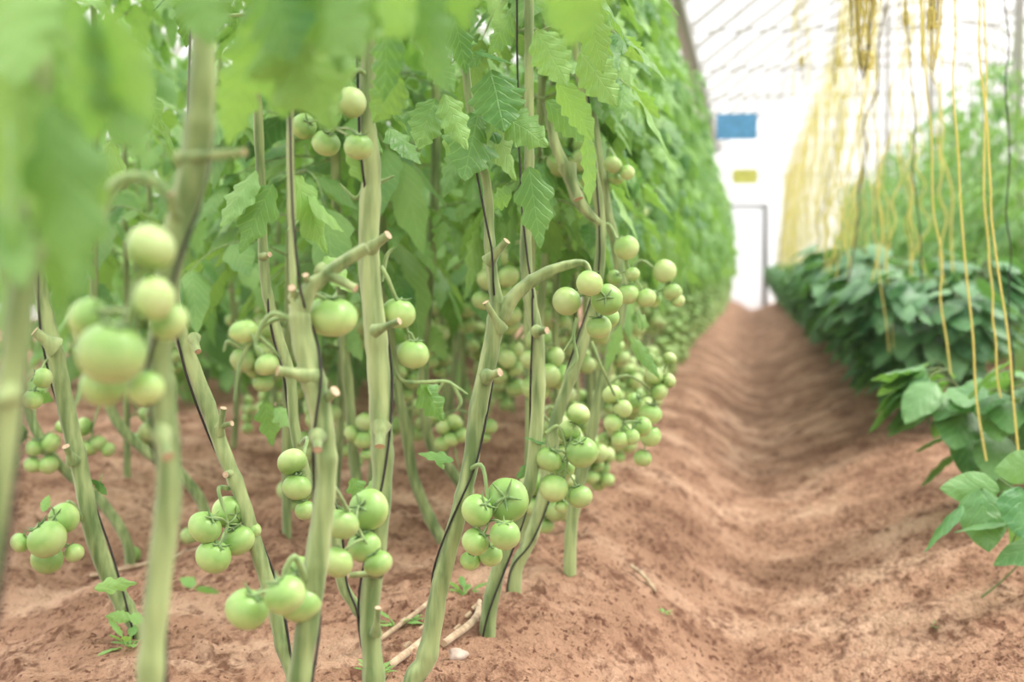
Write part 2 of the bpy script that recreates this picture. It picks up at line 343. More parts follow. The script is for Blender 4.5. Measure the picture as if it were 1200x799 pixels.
# ------------------------------------------------------------------ leaves
def leaflet_t(ns, nt_, lobes, env_p, serr, pucker, seed):
    s = np.linspace(0, 1, ns); t = np.linspace(-1, 1, nt_)
    env = np.sin(PI*np.clip(s, 0, 1)**env_p)**.85; env[0] = .04; env[-1] = .0
    fr = (s*lobes+.15) % 1.0; fr = .5-.5*np.cos(2*PI*fr**1.35); fr = .9*fr+.08*np.sin(s*lobes*15)
    wid = env*(1-serr*fr)
    S_, T_ = np.meshgrid(s, t, indexing='ij'); W_ = np.repeat(wid[:, None], nt_, 1)
    x = S_ + .10*serr*np.abs(T_)*W_*2*(1-S_); y = T_*W_*.5
    z = -.10*np.abs(T_)**1.6*W_+.05*np.sin(S_*5+seed*2)*T_*W_ + pucker*.6*np.cos(S_*lobes*2*PI*1.0)*np.abs(T_)*W_ + .02*np.sin(S_*13+T_*5+seed)
    V = np.stack([x.ravel(), y.ravel(), z.ravel()], 1); uv = np.stack([S_.ravel(), T_.ravel()*W_.ravel()], 1)
    i, j = np.meshgrid(np.arange(ns-1), np.arange(nt_-1), indexing='ij'); i = i.ravel(); j = j.ravel()
    return V, np.stack([i*nt_+j, (i+1)*nt_+j, (i+1)*nt_+j+1, i*nt_+j+1], 1), uv
T_HI = [leaflet_t(21, 7, 4, .72, .34, .07, 1), leaflet_t(21, 7, 3, .66, .42, .06, 2), leaflet_t(21, 7, 5, .78, .28, .08, 3)]
T_LO = [leaflet_t(10, 3, 3, .7, .34, .05, 1), leaflet_t(10, 3, 3, .66, .25, .05, 2)]
T_PEP = [leaflet_t(15, 7, 4, .78, 0, .05, 5)]
T_PEPLO = [leaflet_t(8, 3, 3, .78, 0, .05, 5)]
def nrm(v): v = np.asarray(v, float); return v/(np.linalg.norm(v)+1e-9)
def put_leaflet(mb, o, D, N, ln, wd, tmpl, droop=.35, fold=1.0, mi=0):
    V, Fq, uv = tmpl; D = nrm(D); N = np.asarray(N, float); N = nrm(N-D*N.dot(D)); Sd = np.cross(N, D)
    v = np.asarray(o, float)+V[:, :1]*ln*D+V[:, 1:2]*wd*Sd+V[:, 2:3]*wd*fold*N
    v[:, 2] -= droop*ln*V[:, 0]**2
    uv = uv.copy(); uv[:, 0] += 10*int(rng.integers(0, 10)); mb.add(v, Fq, uv, mi)
def comp_leaf(mb, o, az, ln, r_, T, elev=.35, scale=1.0, droop=1.0, seg=5):
    D0 = np.array([math.cos(az)*math.cos(elev), math.sin(az)*math.cos(elev), math.sin(elev)])
    n = 9; pts = [np.asarray(o, float)]; d = D0.copy(); dirs = [d.copy()]
    for k in range(n):
        pts.append(pts[-1]+d*ln/n); d = nrm(d+np.array([r_.normal(0, .03), r_.normal(0, .03), -.15*droop])); dirs.append(d.copy())
    tube(mb, [pts[0], pts[3], pts[6], pts[9]], [.0032*scale, .0025*scale, .002*scale, .001], seg, 3, mi=1)
    side0 = np.array([-math.sin(az), math.cos(az), 0.])
    for k, sz in ((3, .62), (4, .3), (5, .8), (7, .42), (8, .85)):
        for sg in (-1, 1):
            D = nrm(dirs[k]*.55+side0*sg+np.array([0, 0, -.25*droop])+r_.normal(0, .12, 3))
            L_ = ln*.40*sz*r_.uniform(.85, 1.15)
            pt = pts[k]+D*.012; N = nrm(np.cross(D, side0*sg))*1.0; N = np.array([0, 0, 1.])+r_.normal(0, .3, 3)
            put_leaflet(mb, pt, D, N, L_, L_*r_.uniform(.62, .8), T[r_.integers(len(T))], droop*r_.uniform(.25, .6), 1)
    L_ = ln*.46*r_.uniform(.9, 1.15)
    put_leaflet(mb, pts[-1], dirs[-1], np.array([0, 0, 1.])+r_.normal(0, .3, 3), L_, L_*.75, T[r_.integers(len(T))], droop*.4)

# ------------------------------------------------------------------ tomatoes
def tomato_mesh(seg, rings, lobes, seed, squash):
    a = np.linspace(0, PI, rings+1); prof = []
    for t in a:
        r_ = math.sin(t)**.92; z_ = math.cos(t)*squash
        if t < .5: z_ -= .16*(1-t/.5)**1.5*squash          # dimple at the stalk
        prof.append((max(r_, .002), z_))
    V, Fq = lathe(prof, seg); th = np.arctan2(V[:, 1], V[:, 0]); k = 1+.03*np.cos(lobes*th+seed)*np.clip(V[:, 2]+.4, 0, 1)
    V[:, 0] *= k; V[:, 1] *= k*(1+.03*math.sin(seed))
    mb = MB(); mb.add(V, Fq[:, ::-1]); return mb.mesh('tomato', [M['tomato']])
TOM = [tomato_mesh(28, 18, lb, s_, sq) for lb, s_, sq in ((4, 1, .88), (5, 2, .82), (3, 3, .95), (6, 4, .86))]
TOML = [tomato_mesh(14, 9, 4, 1, .88), tomato_mesh(14, 9, 5, 2, .84)]
def add_calyx(mb, c, up, r_, rr, mi=0, n=5, seg=4):
    c = np.asarray(c, float); up = nrm(up); a = nrm(np.cross(up, [.3, 1, .1])); b = np.cross(up, a)
    for k in range(n):
        th = 2*PI*k/n+rr.uniform(-.2, .2); d = a*math.cos(th)+b*math.sin(th); l_ = r_*rr.uniform(.6, .95); q = rr.uniform(.15, .5)
        p0 = c; p1 = c+d*l_*.5+up*l_*.12; p2 = c+d*l_*.92+up*l_*q
        tube(mb, [p0, p1, p2], [r_*.09, r_*.075, r_*.012], seg, 3, mi=mi)
def truss(parent, attach, fruits, rr, hero=False, merged=False, stalk=.0035, arch_=None, name='tomato_truss'):
    """attach and fruit centres in the parent's space; fruits: (centre, radius[, up])"""
    mb = MB(); at_ = np.asarray(attach, float); cs = np.array([tuple(f[0]) for f in fruits], float)
    top = cs.mean(0)+np.array([0, 0, .55*max(f[1] for f in fruits)])
    mid = arch_ if arch_ is not None else (at_*.5+top*.5+np.array([0, 0, .035]))
    low = top*.45+cs[np.argmin(cs[:, 2])]*.55
    tube(mb, [at_, tuple(mid), tuple(top), tuple(low)], [stalk*1.35, stalk, stalk*.8, stalk*.5], 6 if not merged else 4, 5)
    ups = []
    for f in fruits:
        c = np.array(tuple(f[0]), float); r_ = f[1]
        up = nrm(np.array(tuple(f[2]), float)) if len(f) > 2 else nrm((top-c)*1.0+np.array([0, 0, r_*.9])+rr.normal(0, r_*.25, 3))
        ups.append(up); tip = c+up*r_*.72
        q = top if c[2] > (top[2]+low[2])/2-.01 else (top+low)/2
        tube(mb, [q, (q+tip)/2+up*r_*.25, tip+up*r_*.12, tip], [stalk*.55]*4, 5 if not merged else 3, 3)
        if not hero and not merged: add_calyx(mb, tip+up*r_*.08, up, r_, rr, seg=3)
    mats = [M['stalk']]
    if merged: mats.append(M['tomato'])
    if merged:
        th = np.linspace(0, PI, 8)
        V0, F0 = lathe([(max(math.sin(t), .01), math.cos(t)*.88) for t in th], 12)
        for f, up in zip(fruits, ups):
            mb.add(np.asarray(tuple(f[0]))+V0*f[1], F0[:, ::-1], mi=1)
    tr = link(name, mb.mesh(name, mats), parent)
    if not merged:
        for f, up in zip(fruits, ups):
            o = link('tomato', (TOM if hero else TOML)[rr.integers(4 if hero else 2)], tr, tuple(f[0]))
            if hero: o.data = TOM[rr.integers(4)]
            sx_ = f[3] if len(f) > 3 else 1.0
            o.rotation_euler = Vector(up).to_track_quat('Z', 'Y').to_euler(); o.scale = (f[1]*sx_, f[1]*sx_, f[1])
            if hero:
                cb = MB(); add_calyx(cb, np.asarray(tuple(f[0]))+up*f[1]*.78, up, f[1]*.95, rr, seg=5)
                link('calyx', cb.mesh('calyx', [M['calyx']]), tr)
    return tr
def rand_truss(parent, z, az, rr, n, merged=False, reach=.06, rad=.026, off=(0, 0)):
    """a hanging cluster: fruits pushed apart until they only touch"""
    ctr = np.array([off[0]+math.cos(az)*(reach+.03), off[1]+math.sin(az)*(reach+.03), z-.06]); rs = rr.uniform(.72, 1.1, n)*rad
    c = ctr+rr.normal(0, 1, (n, 3))*np.array([.03, .03, .055])
    for _ in range(60):
        for a in range(n):
            for b in range(a+1, n):
                d = c[a]-c[b]; L_ = np.linalg.norm(d)+1e-9; need = rs[a]+rs[b]
                if L_ < need: s_ = d/L_*(need-L_)*.5; c[a] += s_; c[b] -= s_
        c += (ctr-c)*np.array([.03, .03, .015])
    return truss(parent, (off[0], off[1], z), [(tuple(c[k]), rs[k]) for k in range(n)], rr, merged=merged)

# ------------------------------------------------------------------ procedural tomato plants
def plant_parts(root, seed, z0, z1, nleaf, T, lo, trusses, merged, h=2.3, lean=.0, leaf_len=(.20, .31), az_bias=None):
    rr = np.random.default_rng(seed); k = 9
    zz = np.linspace(0, h, k); wob = rr.normal(0, .022, (k, 2)); wob[0] = 0
    sx_ = np.cumsum(wob[:, 0])*.6; sy_ = np.cumsum(wob[:, 1])*.6
    mb = MB(); pts = [(sx_[q], sy_[q], zz[q]-.03*(q == 0)) for q in range(k)]
    tube(mb, pts, [.011-.0006*q for q in range(k)], 6 if lo else 9, 3 if lo else 6, ridge=.07)
    f = lambda z: (np.interp(z, zz, sx_), np.interp(z, zz, sy_))
    if not lo:
        for q in range(5):
            z = rr.uniform(.08, .8); a = rr.uniform(0, 2*PI); x0, y0 = f(z); L_ = rr.uniform(.012, .03)
            tube(mb, [(x0, y0, z), (x0+math.cos(a)*L_, y0+math.sin(a)*L_, z+.008)], [.006, .005], 6, 2, cap=1)
    link('main_stem', mb.mesh('main_stem', [M['stem'], M['cut']]), root)
    mb = MB()
    for q in range(nleaf):
        z = z0+(z1-z0)*(q+rr.uniform(0, 1))/nleaf; x0, y0 = f(z); az = q*2.4+rr.normal(0, .4)
        if az_bias is not None and rr.random() < .45: az = az_bias+rr.normal(0, .6)
        comp_leaf(mb, (x0, y0, z), az, rr.uniform(*leaf_len)*float(np.interp(z, [.6, 1.0, 1.5, 2.1], [1, .92, .62, .42])), rr, T, elev=rr.uniform(.1, .6), droop=rr.uniform(.8, 1.7), seg=3 if lo else 4)
    link('foliage', mb.mesh('foliage', [M['leaf'], M['stalk']]), root)
    for z, n in trusses:
        az = rr.uniform(0, 2*PI) if az_bias is None or rr.random() > .6 else az_bias+rr.normal(0, .7)
        rand_truss(root, z, az, rr, n, merged, rad=rr.uniform(.022, .029), off=f(z))
def copy_tree(o, parent=None):
    c = o.copy(); C.objects.link(c); c.parent = parent
    for ch in list(o.children): copy_tree(ch, c)
    return c
def rt(seed, zs): r_ = random.Random(seed); return [(z+r_.uniform(-.03, .03), r_.randint(5, 8)) for z in zs]
WORDS = ['first', 'second', 'third', 'fourth', 'fifth', 'sixth', 'seventh', 'eighth', 'ninth', 'tenth', 'eleventh', 'twelfth', 'thirteenth', 'fourteenth', 'fifteenth', 'sixteenth']
used = set()
def place(protos, x, y, label, group, k, rz):
    pr = protos[k % len(protos)]
    if id(pr) not in used: used.add(id(pr)); o = pr
    else: o = copy_tree(pr)
    o.location = (x, y, GZ(x, y)); o.rotation_euler = (0, 0, rz); s_ = 1+random.uniform(-.06, .08); o.scale = (s_, s_, s_)
    tag(o, label, 'plant', group); return o
def proto(seed, **k):
    t = thing('tomato_plant', None, 'plant'); plant_parts(t, seed, **k); return t
near = [proto(100+s_, z0=.70, z1=1.9, nleaf=46, h=1.97, leaf_len=(.15, .25), T=T_HI, lo=False, merged=False, az_bias=0.0, trusses=rt(s_, (.16, .3, .46, .6, .85))) for s_ in range(4)]
far = [proto(200+s_, z0=.66, z1=1.9, nleaf=42, h=1.97, leaf_len=(.15, .25), T=T_LO, lo=True, merged=True, az_bias=0.0, trusses=rt(s_+20, (.15, .3, .45, .6, .75, .95))) for s_ in range(4)]
mid = [proto(300+s_, z0=.58, z1=2.1, nleaf=26, h=2.2, leaf_len=(.22, .36), T=T_LO, lo=False, merged=False, trusses=rt(s_+40, (.18, .36, .52))) for s_ in range(3)]
bushy = [proto(400+s_, z0=.2, z1=2.1, nleaf=34, leaf_len=(.24, .38), T=T_LO, lo=True, merged=True, trusses=rt(s_+60, (.3, .55, .8))) for s_ in range(3)]
# path row, from where the hand-built plants stop
y = 2.95; k = 0
while y < 29.3:
    x = -.46-min(max(y-4, 0)*.015, .05)+random.uniform(-.03, .03)
    if y < 6.6:
        place(near, x, y, 'green tomato plant bordering the path, %s behind the in-focus vines' % WORDS[k], 'tomato plants along the left edge of the path', k, random.uniform(-.6, .6)); y += .29
    else:
        place(far, x, y, 'green tomato plant bordering the path, %s behind the in-focus vines' % WORDS[k] if k < 16 else 'blurred leafy tomato plant in the distant part of the row left of the path', 'distant plants left of the path', k, random.uniform(-.7, .7)); y += .30
    k += 1
def row(protos, xr, ys_, step, where, group, jx=.06):
    y = ys_[0]; k = 0; n0 = 0
    while y < ys_[1]:
        lab = where if n0 >= 9 else where+', '+WORDS[n0]+' from the front'; n0 += 1
        place(protos, xr+random.uniform(-jx, jx), y, lab, group, k, random.uniform(0, 6.28)); y += step*random.uniform(.9, 1.1); k += 1
row(mid, -1.05, (3.1, 6.0), .36, 'blurred bare-stemmed tomato plant in the row behind the path row', 'plants in the second row')
row(far, -1.05, (6.0, 13), .36, 'blurred leafy tomato plant deep in the row behind the path row', 'plants deep in the second row')
row(mid, -1.85, (4.0, 6.2), .38, 'thin blurred tomato plant two rows behind the path row', 'plants in the third row')
row(bushy, -1.9, (6.2, 12), .40, 'dense blurred tomato plant deep in the third row from the path', 'bushy plants of the third row')
row(bushy, -2.7, (5.9, 13), .42, 'dark dense tomato plant in the fourth row from the path', 'bushy plants of the fourth row')
row(bushy, -3.5, (6.9, 14), .46, 'dark dense tomato plant in the fifth row from the path', 'bushy plants of the fifth row')
row(bushy, -4.5, (8.2, 15), .5, 'dark dense tomato plant in the furthest row on the left', 'bushy plants of the furthest left row')
row(bushy, 1.85, (7.2, 29), .42, 'tall pale blurred tomato plant in the row beyond the pepper bushes', 'tall plants right of the peppers')
row(bushy, 2.9, (11, 29), .6, 'tall pale blurred tomato plant in the far right row', 'tall plants in the far right row')

# ------------------------------------------------------------------ hand-built plants of the foreground
CAMF = R3 @ Vector((0, 0, 1))
def W(l, d): return [P(a, b, d+(q[0] if q else 0)) for a, b, *q in l]
def hero(label, base_px, d, stems, stubs=(), hx=None):
    """stems: list of (pixel path, widths px, depth); builds one main_stem mesh"""
    b = P(*base_px, d); b.z = GZ(b.x, b.y)
    t = thing('tomato_plant', label, 'plant', b)
    mb = MB(); paths = []
    for path, ws, dd in stems:
        pts = [P(a, c, dd+(q[0] if q else 0))-b for a, c, *q in path]
        rs = [S(w_, dd)/2 for w_ in (ws if len(ws) == len(path) else list(np.interp(np.linspace(0, 1, len(path)), np.linspace(0, 1, len(ws)), ws)))]
        if not paths: pts = [pts[0]+Vector((0, 0, -.12))]+pts; rs = [rs[0]]+rs
        p_, r_ = cr(pts, rs, 14)
        nb = 1+.10*np.exp(-((np.arange(len(p_)) % 23-6)/1.6)**2)+.03*np.sin(np.arange(len(p_))*.7)
        tube(mb, p_, r_*nb, 20, 1, ridge=.085, smooth=False); paths.append((p_, r_))
    for (a, c), (a2, c2), wd, dd in stubs:
        p0 = P(a, c, dd)-b; p1 = P(a2, c2, dd-.012)-b
        q0 = p0-(p1-p0)*.35+Vector(CAMF)*-.002; tube(mb, [q0, p0, p0*.7+p1*.3, p1*.9+p0*.1, p1], [S(wd, dd)*.95, S(wd, dd)*.66, S(wd, dd)*.47, S(wd, dd)*.42, S(wd, dd)*.47], 12, 4, cap=1, ridge=.04)
    link('main_stem', mb.mesh('main_stem', [M['stem'], M['cut']]), t)
    t['_'] = 0; del t['_']
    return t, b, paths
def cord(label, paths, b, i0=0.0, i1=1.0, turns=3.0, up=None, r=.0016, ph=0.0, idx=0):
    """dark cord wound round a stem and carried on upward to the overhead wire"""
    p_, r_ = paths[idx]; n = len(p_); a = int(i0*(n-1)); e = int(i1*(n-1)); pts = []
    m_ = 70
    for q in range(m_+1):
        s_ = a+(e-a)*q/m_; lo = int(s_); f = s_-lo; hi = min(lo+1, n-1); c = p_[lo]*(1-f)+p_[hi]*f; rad = r_[lo]*1.08+r
        tg = nrm(p_[hi]-p_[max(lo-1, 0)]); u = nrm(np.cross(tg, [0, 1, 0])); v = np.cross(tg, u); th = ph+turns*2*PI*q/m_
        pts.append(c+(u*math.cos(th)+v*math.sin(th))*rad+np.array(b))
    if up is not None: pts += [np.array(tuple(x_)) for x_ in up]
    mb = MB(); tube(mb, pts, r, 6, 2, mi=0)
    o0 = pts[0]; mb.v = [vv_-o0 for vv_ in mb.v]
    o = link('support_cord', mb.mesh('support_cord', [M['dark_string']]), None, tuple(o0)); tag(o, label, 'cord', 'dark cords wound round the vines'); return o
def hang(t, b, att, fr, d, seed, arch_px=None, stalk=.003, hero_=True):
    rr = np.random.default_rng(seed)
    fruits = []
    for f in fr:
        px, py, rp = f[:3]; dz = f[3] if len(f) > 3 else 0; c = P(px, py, d+dz)-b
        e = [c, S(rp, d+dz)]
        if len(f) > 4:
            e.append(R3 @ Vector(f[4]))
            if len(f) > 5: e.append(f[5])
        fruits.append(tuple(e))
    a = P(att[0], att[1], att[2] if len(att) > 2 else d)-b
    am = tuple(P(arch_px[0], arch_px[1], arch_px[2] if len(arch_px) > 2 else d)-b) if arch_px else None
    return truss(t, tuple(a), fruits, rr, hero=hero_, stalk=stalk, arch_=am)
def leaves(t, b, items, seed=1, extra=None, T=None, mat='leaf', name='foliage'):
    """items: (base px, base py, tip px, tip py, width px, depth[, tip depth offset, roll])"""
    rr = np.random.default_rng(seed); mb = MB()
    for it in items:
        bx_, by_, tx, ty, wd, d = it[:6]; dz = it[6] if len(it) > 6 else rr.uniform(-.03, .05); roll = it[7] if len(it) > 7 else rr.uniform(-.7, .7)
        p0 = P(bx_, by_, d)-b; p1 = P(tx, ty, d+dz)-b; D = p1-p0; ln = D.length
        N = Vector(CAMF)*1.0+Vector((0, 0, .6)); N.normalize(); N = Matrix.Rotation(roll, 3, D.normalized()) @ N
        p0b = p0; dr = .12
        put_leaflet(mb, tuple(p0b), tuple(D+Vector((0, 0, dr*ln))), tuple(N), ln, S(wd, d)*1.2, (T or T_HI)[rr.integers(len(T or T_HI))], dr)
    if extra: extra(mb, rr)
    return link(name, mb.mesh(name, [M[mat], M['stalk']]), t)
def canopy(z0, z1, n, off=(0, 0), ln=(.16, .25), T=None, base_z=0, azs=None):
    def f(mb, rr):
        for q in range(n):
            az = q*2.4+rr.normal(0, .3) if azs is None else rr.uniform(*azs)
            comp_leaf(mb, (off[0], off[1], z0+(z1-z0)*q/max(n-1, 1)-base_z), az, rr.uniform(*ln)*(1.25 if z0 < .9 else 1.0), rr, T or T_HI, elev=rr.uniform(.1, .5), droop=rr.uniform(.6, 1.1))
    return f
def topoff(paths, idx=0):
    e = paths[idx][0][-1]; return (e[0], e[1])

def old_stalk(t, b, lines, d, r=.0026):
    near_ = lambda u, v: abs(u[0]-v[0])+abs(u[1]-v[1]) < 8
    gr = []
    for l in lines:
        hit = next((g_ for g_ in gr if any(near_(l[0], z) for o_ in g_ for z in o_)), None)
        if hit is None: gr.append([l])
        else: hit.append(l)
    for g_ in gr:
        mb = MB()
        for q in g_: tube(mb, [tuple(P(*z, d)-b) for z in q], [r]*(len(q)-1)+[r*.4], 6, 5)
        link('old_truss_stalk', mb.mesh('old_truss_stalk', [M['stalk']]), t)
# plant 1: blurred foreground
t, b, pa = hero('very blurred thick-stemmed tomato plant nearest the camera, with a large out-of-focus cluster', (172, 935), 1.07,
    [([(172, 940), (176, 790), (186, 680), (198, 570), (193, 480), (188, 400), (203, 290), (226, 200), (236, 110), (238, 0), (232, -160), (225, -420), (225, -900)], [30, 30, 30, 30, 28, 28, 30, 36, 32, 26, 24, 22, 16], 1.07)],
    [((228, 184), (287, 178), 11, 1.06), ((190, 515), (197, 535), 15, 1.05), ((205, 250), (198, 226), 12, 1.06)])
hang(t, b, (192, 395, 1.07), [(177, 290, 29, -.02), (181, 350, 25, -.03), (198, 377, 23, .0), (105, 374, 25, .03), (130, 414, 41, -.04, (.2, 1, .2), 1.0), (120, 452, 26, .02), (170, 455, 22, -.01)], 1.03, 31, (165, 330, 1.03), .004)
mb = MB(); tube(mb, [tuple(P(*q, 1.05)-b) for q in ((198, 228), (180, 212), (150, 208), (128, 225), (118, 265))], .0045, 8, 5)
link('old_truss_stalk', mb.mesh('old_truss_stalk', [M['stalk']]), t)
leaves(t, b, [
    (85, -10, 95, 170, 110, .72), (120, 0, 165, 175, 60, .72), (60, 30, 40, 150, 90, .78), (110, 60, 170, 190, 55, .75), (0, 60, 40, 250, 90, .74),
    (60, 120, 90, 330, 95, .72), (10, 120, 5, 330, 80, .70), (100, 170, 70, 350, 70, .78), 
    (225, -60, 245, 42, 80, .95), (300, -60, 340, 60, 110, .95), (330, 10, 385, 140, 120, 1.02, .02, .1), (300, 20, 330, 130, 110, 1.02), (395, -60, 400, 70, 120, 1.0),
    (350, -30, 420, 60, 90, .95), (285, 70, 268, 165, 50, 1.15), (150, 40, 175, 130, 34, 1.0),
    (470, -40, 450, 40, 90, .9), (490, -30, 515, 95, 50, .95), (440, -30, 420, 50, 70, .95), (575, -60, 590, 35, 60, .8), (680, -60, 670, 50, 90, .78), (530, -60, 545, 30, 60, .95),
    (0, 240, 25, 330, 60, .75), (20, -40, 20, 90, 110, .75)], 41, canopy(1.32, 1.95, 6, topoff(pa), base_z=b.z))
cord('dark cord on the blurred vine nearest the camera', pa, b, .0, .44, 0.84, [P(212, 300, 1.06), P(245, 200, 1.08), P(250, 60, 1.1), P(250, -400, 1.1)], ph=2)
# plant 0: at the left border, even nearer
t, b, pa = hero('blurred vine crossing the left border, its base below the picture', (-60, 1250), .78,
    [([(-60, 1250), (-40, 900), (-20, 700), (8, 480), (28, 330), (44, 230), (50, 80), (40, -200), (40, -700)], [26, 28, 30, 34, 34, 30, 24, 20, 12], .78)], [((5, 465), (-20, 475), 16, .77)])
leaves(t, b, [(30, 200, 60, 330, 50, .80), (-30, 100, 0, 260, 80, .8), (0, 330, 15, 440, 30, .8)], 43, canopy(.95, 1.9, 6, topoff(pa), base_z=b.z, azs=(1.8, 3.6)))
cord('dark cord along the blurred vine at the left border', pa, b, .1, .6, 0.72, [P(36, 100, .79), P(34, 0, .8), P(36, -500, .8)], ph=1)
# plant 2
t, b, pa = hero('forked tomato vine with an upper branch arching right, two fruits dangling at its foot', (350, 905), 1.5,
    [([(345, 915), (351, 799), (362, 720), (373, 640), (382, 560), (378, 500), (368, 450), (355, 400), (349, 355)], [27, 26, 26, 26, 24, 26, 28, 26, 22], 1.5),
     ([(350, 372), (362, 340), (382, 322), (404, 306), (430, 290)], [22, 19, 16, 15, 13], 1.5),
     ([(350, 365), (344, 345), (342, 250), (340, 150), (345, 0), (345, -300), (340, -800)], [9, 8, 8, 8, 10, 12, 10], 1.5)],
    [((385, 322), (417, 338), 11, 1.5), ((357, 440), (325, 434), 14, 1.49), ((378, 470), (393, 458), 14, 1.5), ((372, 515), (372, 527), 12, 1.48), ((345, 345), (342, 337), 10, 1.5), ((362, 335), (358, 322), 8, 1.5)])
hang(t, b, (362, 690, 1.5), [(289, 714, 26, .0, (.6, 1, .4)), (334, 697, 24, -.03, (-.6, 1, .4)), (352, 705, 26, .05), (350, 672, 20, .08)], 1.45, 32, (345, 652, 1.47), .0035)
hang(t, b, (352, 372, 1.5), [(388, 371, 28, .0, (0.1, 1, .2), 1.1)], 1.53, 33, (365, 345, 1.5), .003)
hang(t, b, (349, 378, 1.5), [(286, 388, 14, .02, (-.2, 1, 0), 1.2), (313, 427, 14, -.01)], 1.5, 34, (318, 368, 1.5), .0028)
hang(t, b, (376, 560, 1.52), [(400, 614, 21, 0, (.2, 1, -.2)), (432, 597, 24, .06), (395, 659, 19, .0), (427, 640, 20, .05), (443, 660, 17, .04)], 1.6, 35, (392, 572, 1.55), .003)
old_stalk(t, b, ([(346, 372), (320, 375), (300, 390), (288, 410), (280, 430), (275, 470)], [(300, 390), (310, 400), (330, 420)], [(288, 410), (268, 400), (262, 412)]), 1.52)
leaves(t, b, [(320, 215, 285, 290, 40, 1.8), (345, 205, 380, 290, 50, 1.75), (360, 230, 400, 270, 34, 1.75), (130, 165, 120, 240, 40, 1.8), (165, 100, 190, 150, 40, 1.7), (140, 75, 150, 120, 40, 1.7), (300, 200, 262, 262, 40, 1.8),
    (380, 300, 410, 340, 30, 1.8), (430, 215, 400, 165, 24, 1.7), (230, 685, 212, 680, 10, 1.5), (228, 690, 258, 695, 8, 1.4), (215, 686, 228, 676, 18, 1.42)], 44, canopy(.98, 2.0, 9, topoff(pa, 2), base_z=b.z))
cord('dark cord spiralling up the forked vine with two fruits at its foot', pa, b, .0, .95, 1.56, [P(352, 340, 1.48), P(343, 250, 1.48), P(340, 150, 1.48), P(338, 30, 1.5), P(338, -500, 1.5)], ph=.6)
# plant 3
t, b, pa = hero('upright sharp straight tomato stem left of centre with pink pruned nodes', (436, 905), 1.7,
    [([(434, 910), (438, 799), (433, 720), (441, 640), (448, 560), (446, 480), (441, 400), (432, 300), (435, 200), (430, 140), (432, 60), (440, -100), (440, -300), (440, -700)], [24, 24, 22, 23, 23, 26, 25, 24, 22, 19, 17, 15, 14, 10], 1.7)],
    [((446, 505), (445, 523), 13, 1.68), ((438, 288), (455, 275), 12, 1.69), ((446, 385), (468, 376), 9, 1.66), ((441, 735), (443, 712), 8, 1.68), ((436, 672), (408, 674), 8, 1.68)])
hang(t, b, (446, 312, 1.7), [(467, 367, 20, .0, (.2, 1, .1)), (484, 415, 19, .0, (.1, 1, .1))], 1.72, 36, (456, 330, 1.7), .0025)
hang(t, b, (432, 90, 1.7), [(412, 120, 18, 0), (420, 172, 17, -.01, (.1, 1, .3)), (382, 168, 17, .05), (356, 148, 15, .06)], 1.66, 37, (415, 85, 1.68), .0028)
old_stalk(t, b, ([(447, 330), (453, 300), (462, 290)], [(450, 400), (466, 440), (482, 448), (520, 447), (532, 452), (548, 462)], [(447, 470), (462, 440), (456, 410)], [(532, 452), (540, 470), (536, 480)], [(520, 447), (512, 460)], [(432, 205), (418, 232), (398, 215)], [(432, 218), (448, 212), (462, 206)]), 1.72)
leaves(t, b, [(492, 450, 518, 490, 34, 1.74), (500, 452, 512, 468, 20, 1.74), (440, 560, 420, 590, 20, 1.9), (412, 560, 425, 590, 22, 1.9), (520, 550, 510, 535, 8, 2.0), (405, 25, 395, 100, 40, 1.5), (455, 20, 450, 110, 44, 1.55), (470, 90, 440, 140, 44, 1.6), (404, 60, 380, 130, 36, 1.6),
    (500, 60, 530, 105, 30, 1.8), (520, 110, 545, 170, 36, 1.9), (455, 150, 490, 190, 40, 1.95)], 45, canopy(1.02, 2.05, 10, topoff(pa), base_z=b.z))
cord('dark cord wrapped around the upright sharp stem left of centre', pa, b, .0, .62, 1.26, [P(425, 200, 1.68), P(418, 60, 1.7), P(415, -500, 1.7)], ph=3.6)
# plant 4
t, b, pa = hero('central vine rooted beside the white stone, its thick side branch arching right to fruit', (485, 800), 2.05,
    [([(482, 806), (500, 770), (513, 700), (522, 660), (538, 600), (551, 545), (560, 480), (575, 410), (585, 355)], [22, 22, 20, 19, 18, 18, 19, 19, 20], 2.05),
     ([(586, 372), (600, 350), (622, 330), (650, 315), (682, 308), (692, 318)], [19, 16, 14, 12, 8, 5], 2.05),
     ([(585, 365), (578, 330), (574, 290), (571, 220), (556, 160), (545, 60), (545, -100), (540, -400), (540, -600)], [15, 13, 12, 10, 9, 9, 9, 9, 8], 2.05)],
    [((583, 378), (569, 354), 9, 2.04), ((574, 440), (586, 436), 11, 2.03), ((578, 300), (594, 282), 10, 2.04)])
hang(t, b, (690, 315, 2.05), [(691, 332, 16, -.05, (.3, .8, -.4)), (664, 353, 17, .0, (.6, .4, -.4)), (711, 351, 19, -.02, (-.15, .15, 1)), (702, 383, 15, 0, (-.2, .9, .3)), (712, 372, 14, .05)], 2.04, 38, (686, 340, 2.03), .0024)
hang(t, b, (547, 552, 2.05), [(559, 598, 19, 0, (.6, .5, .5)), (594, 586, 26, .03, (-.1, .3, 1)), (557, 635, 17, 0, (.6, .7, .3)), (592, 627, 18, -.02, (-.1, 1, .3)), (575, 650, 14, .05), (551, 657, 12, .05)], 2.0, 39, (566, 548, 2.02), .003)
old_stalk(t, b, ([(676, 372), (672, 395), (676, 420), (668, 432)], [(672, 395), (660, 412)]), 2.0)
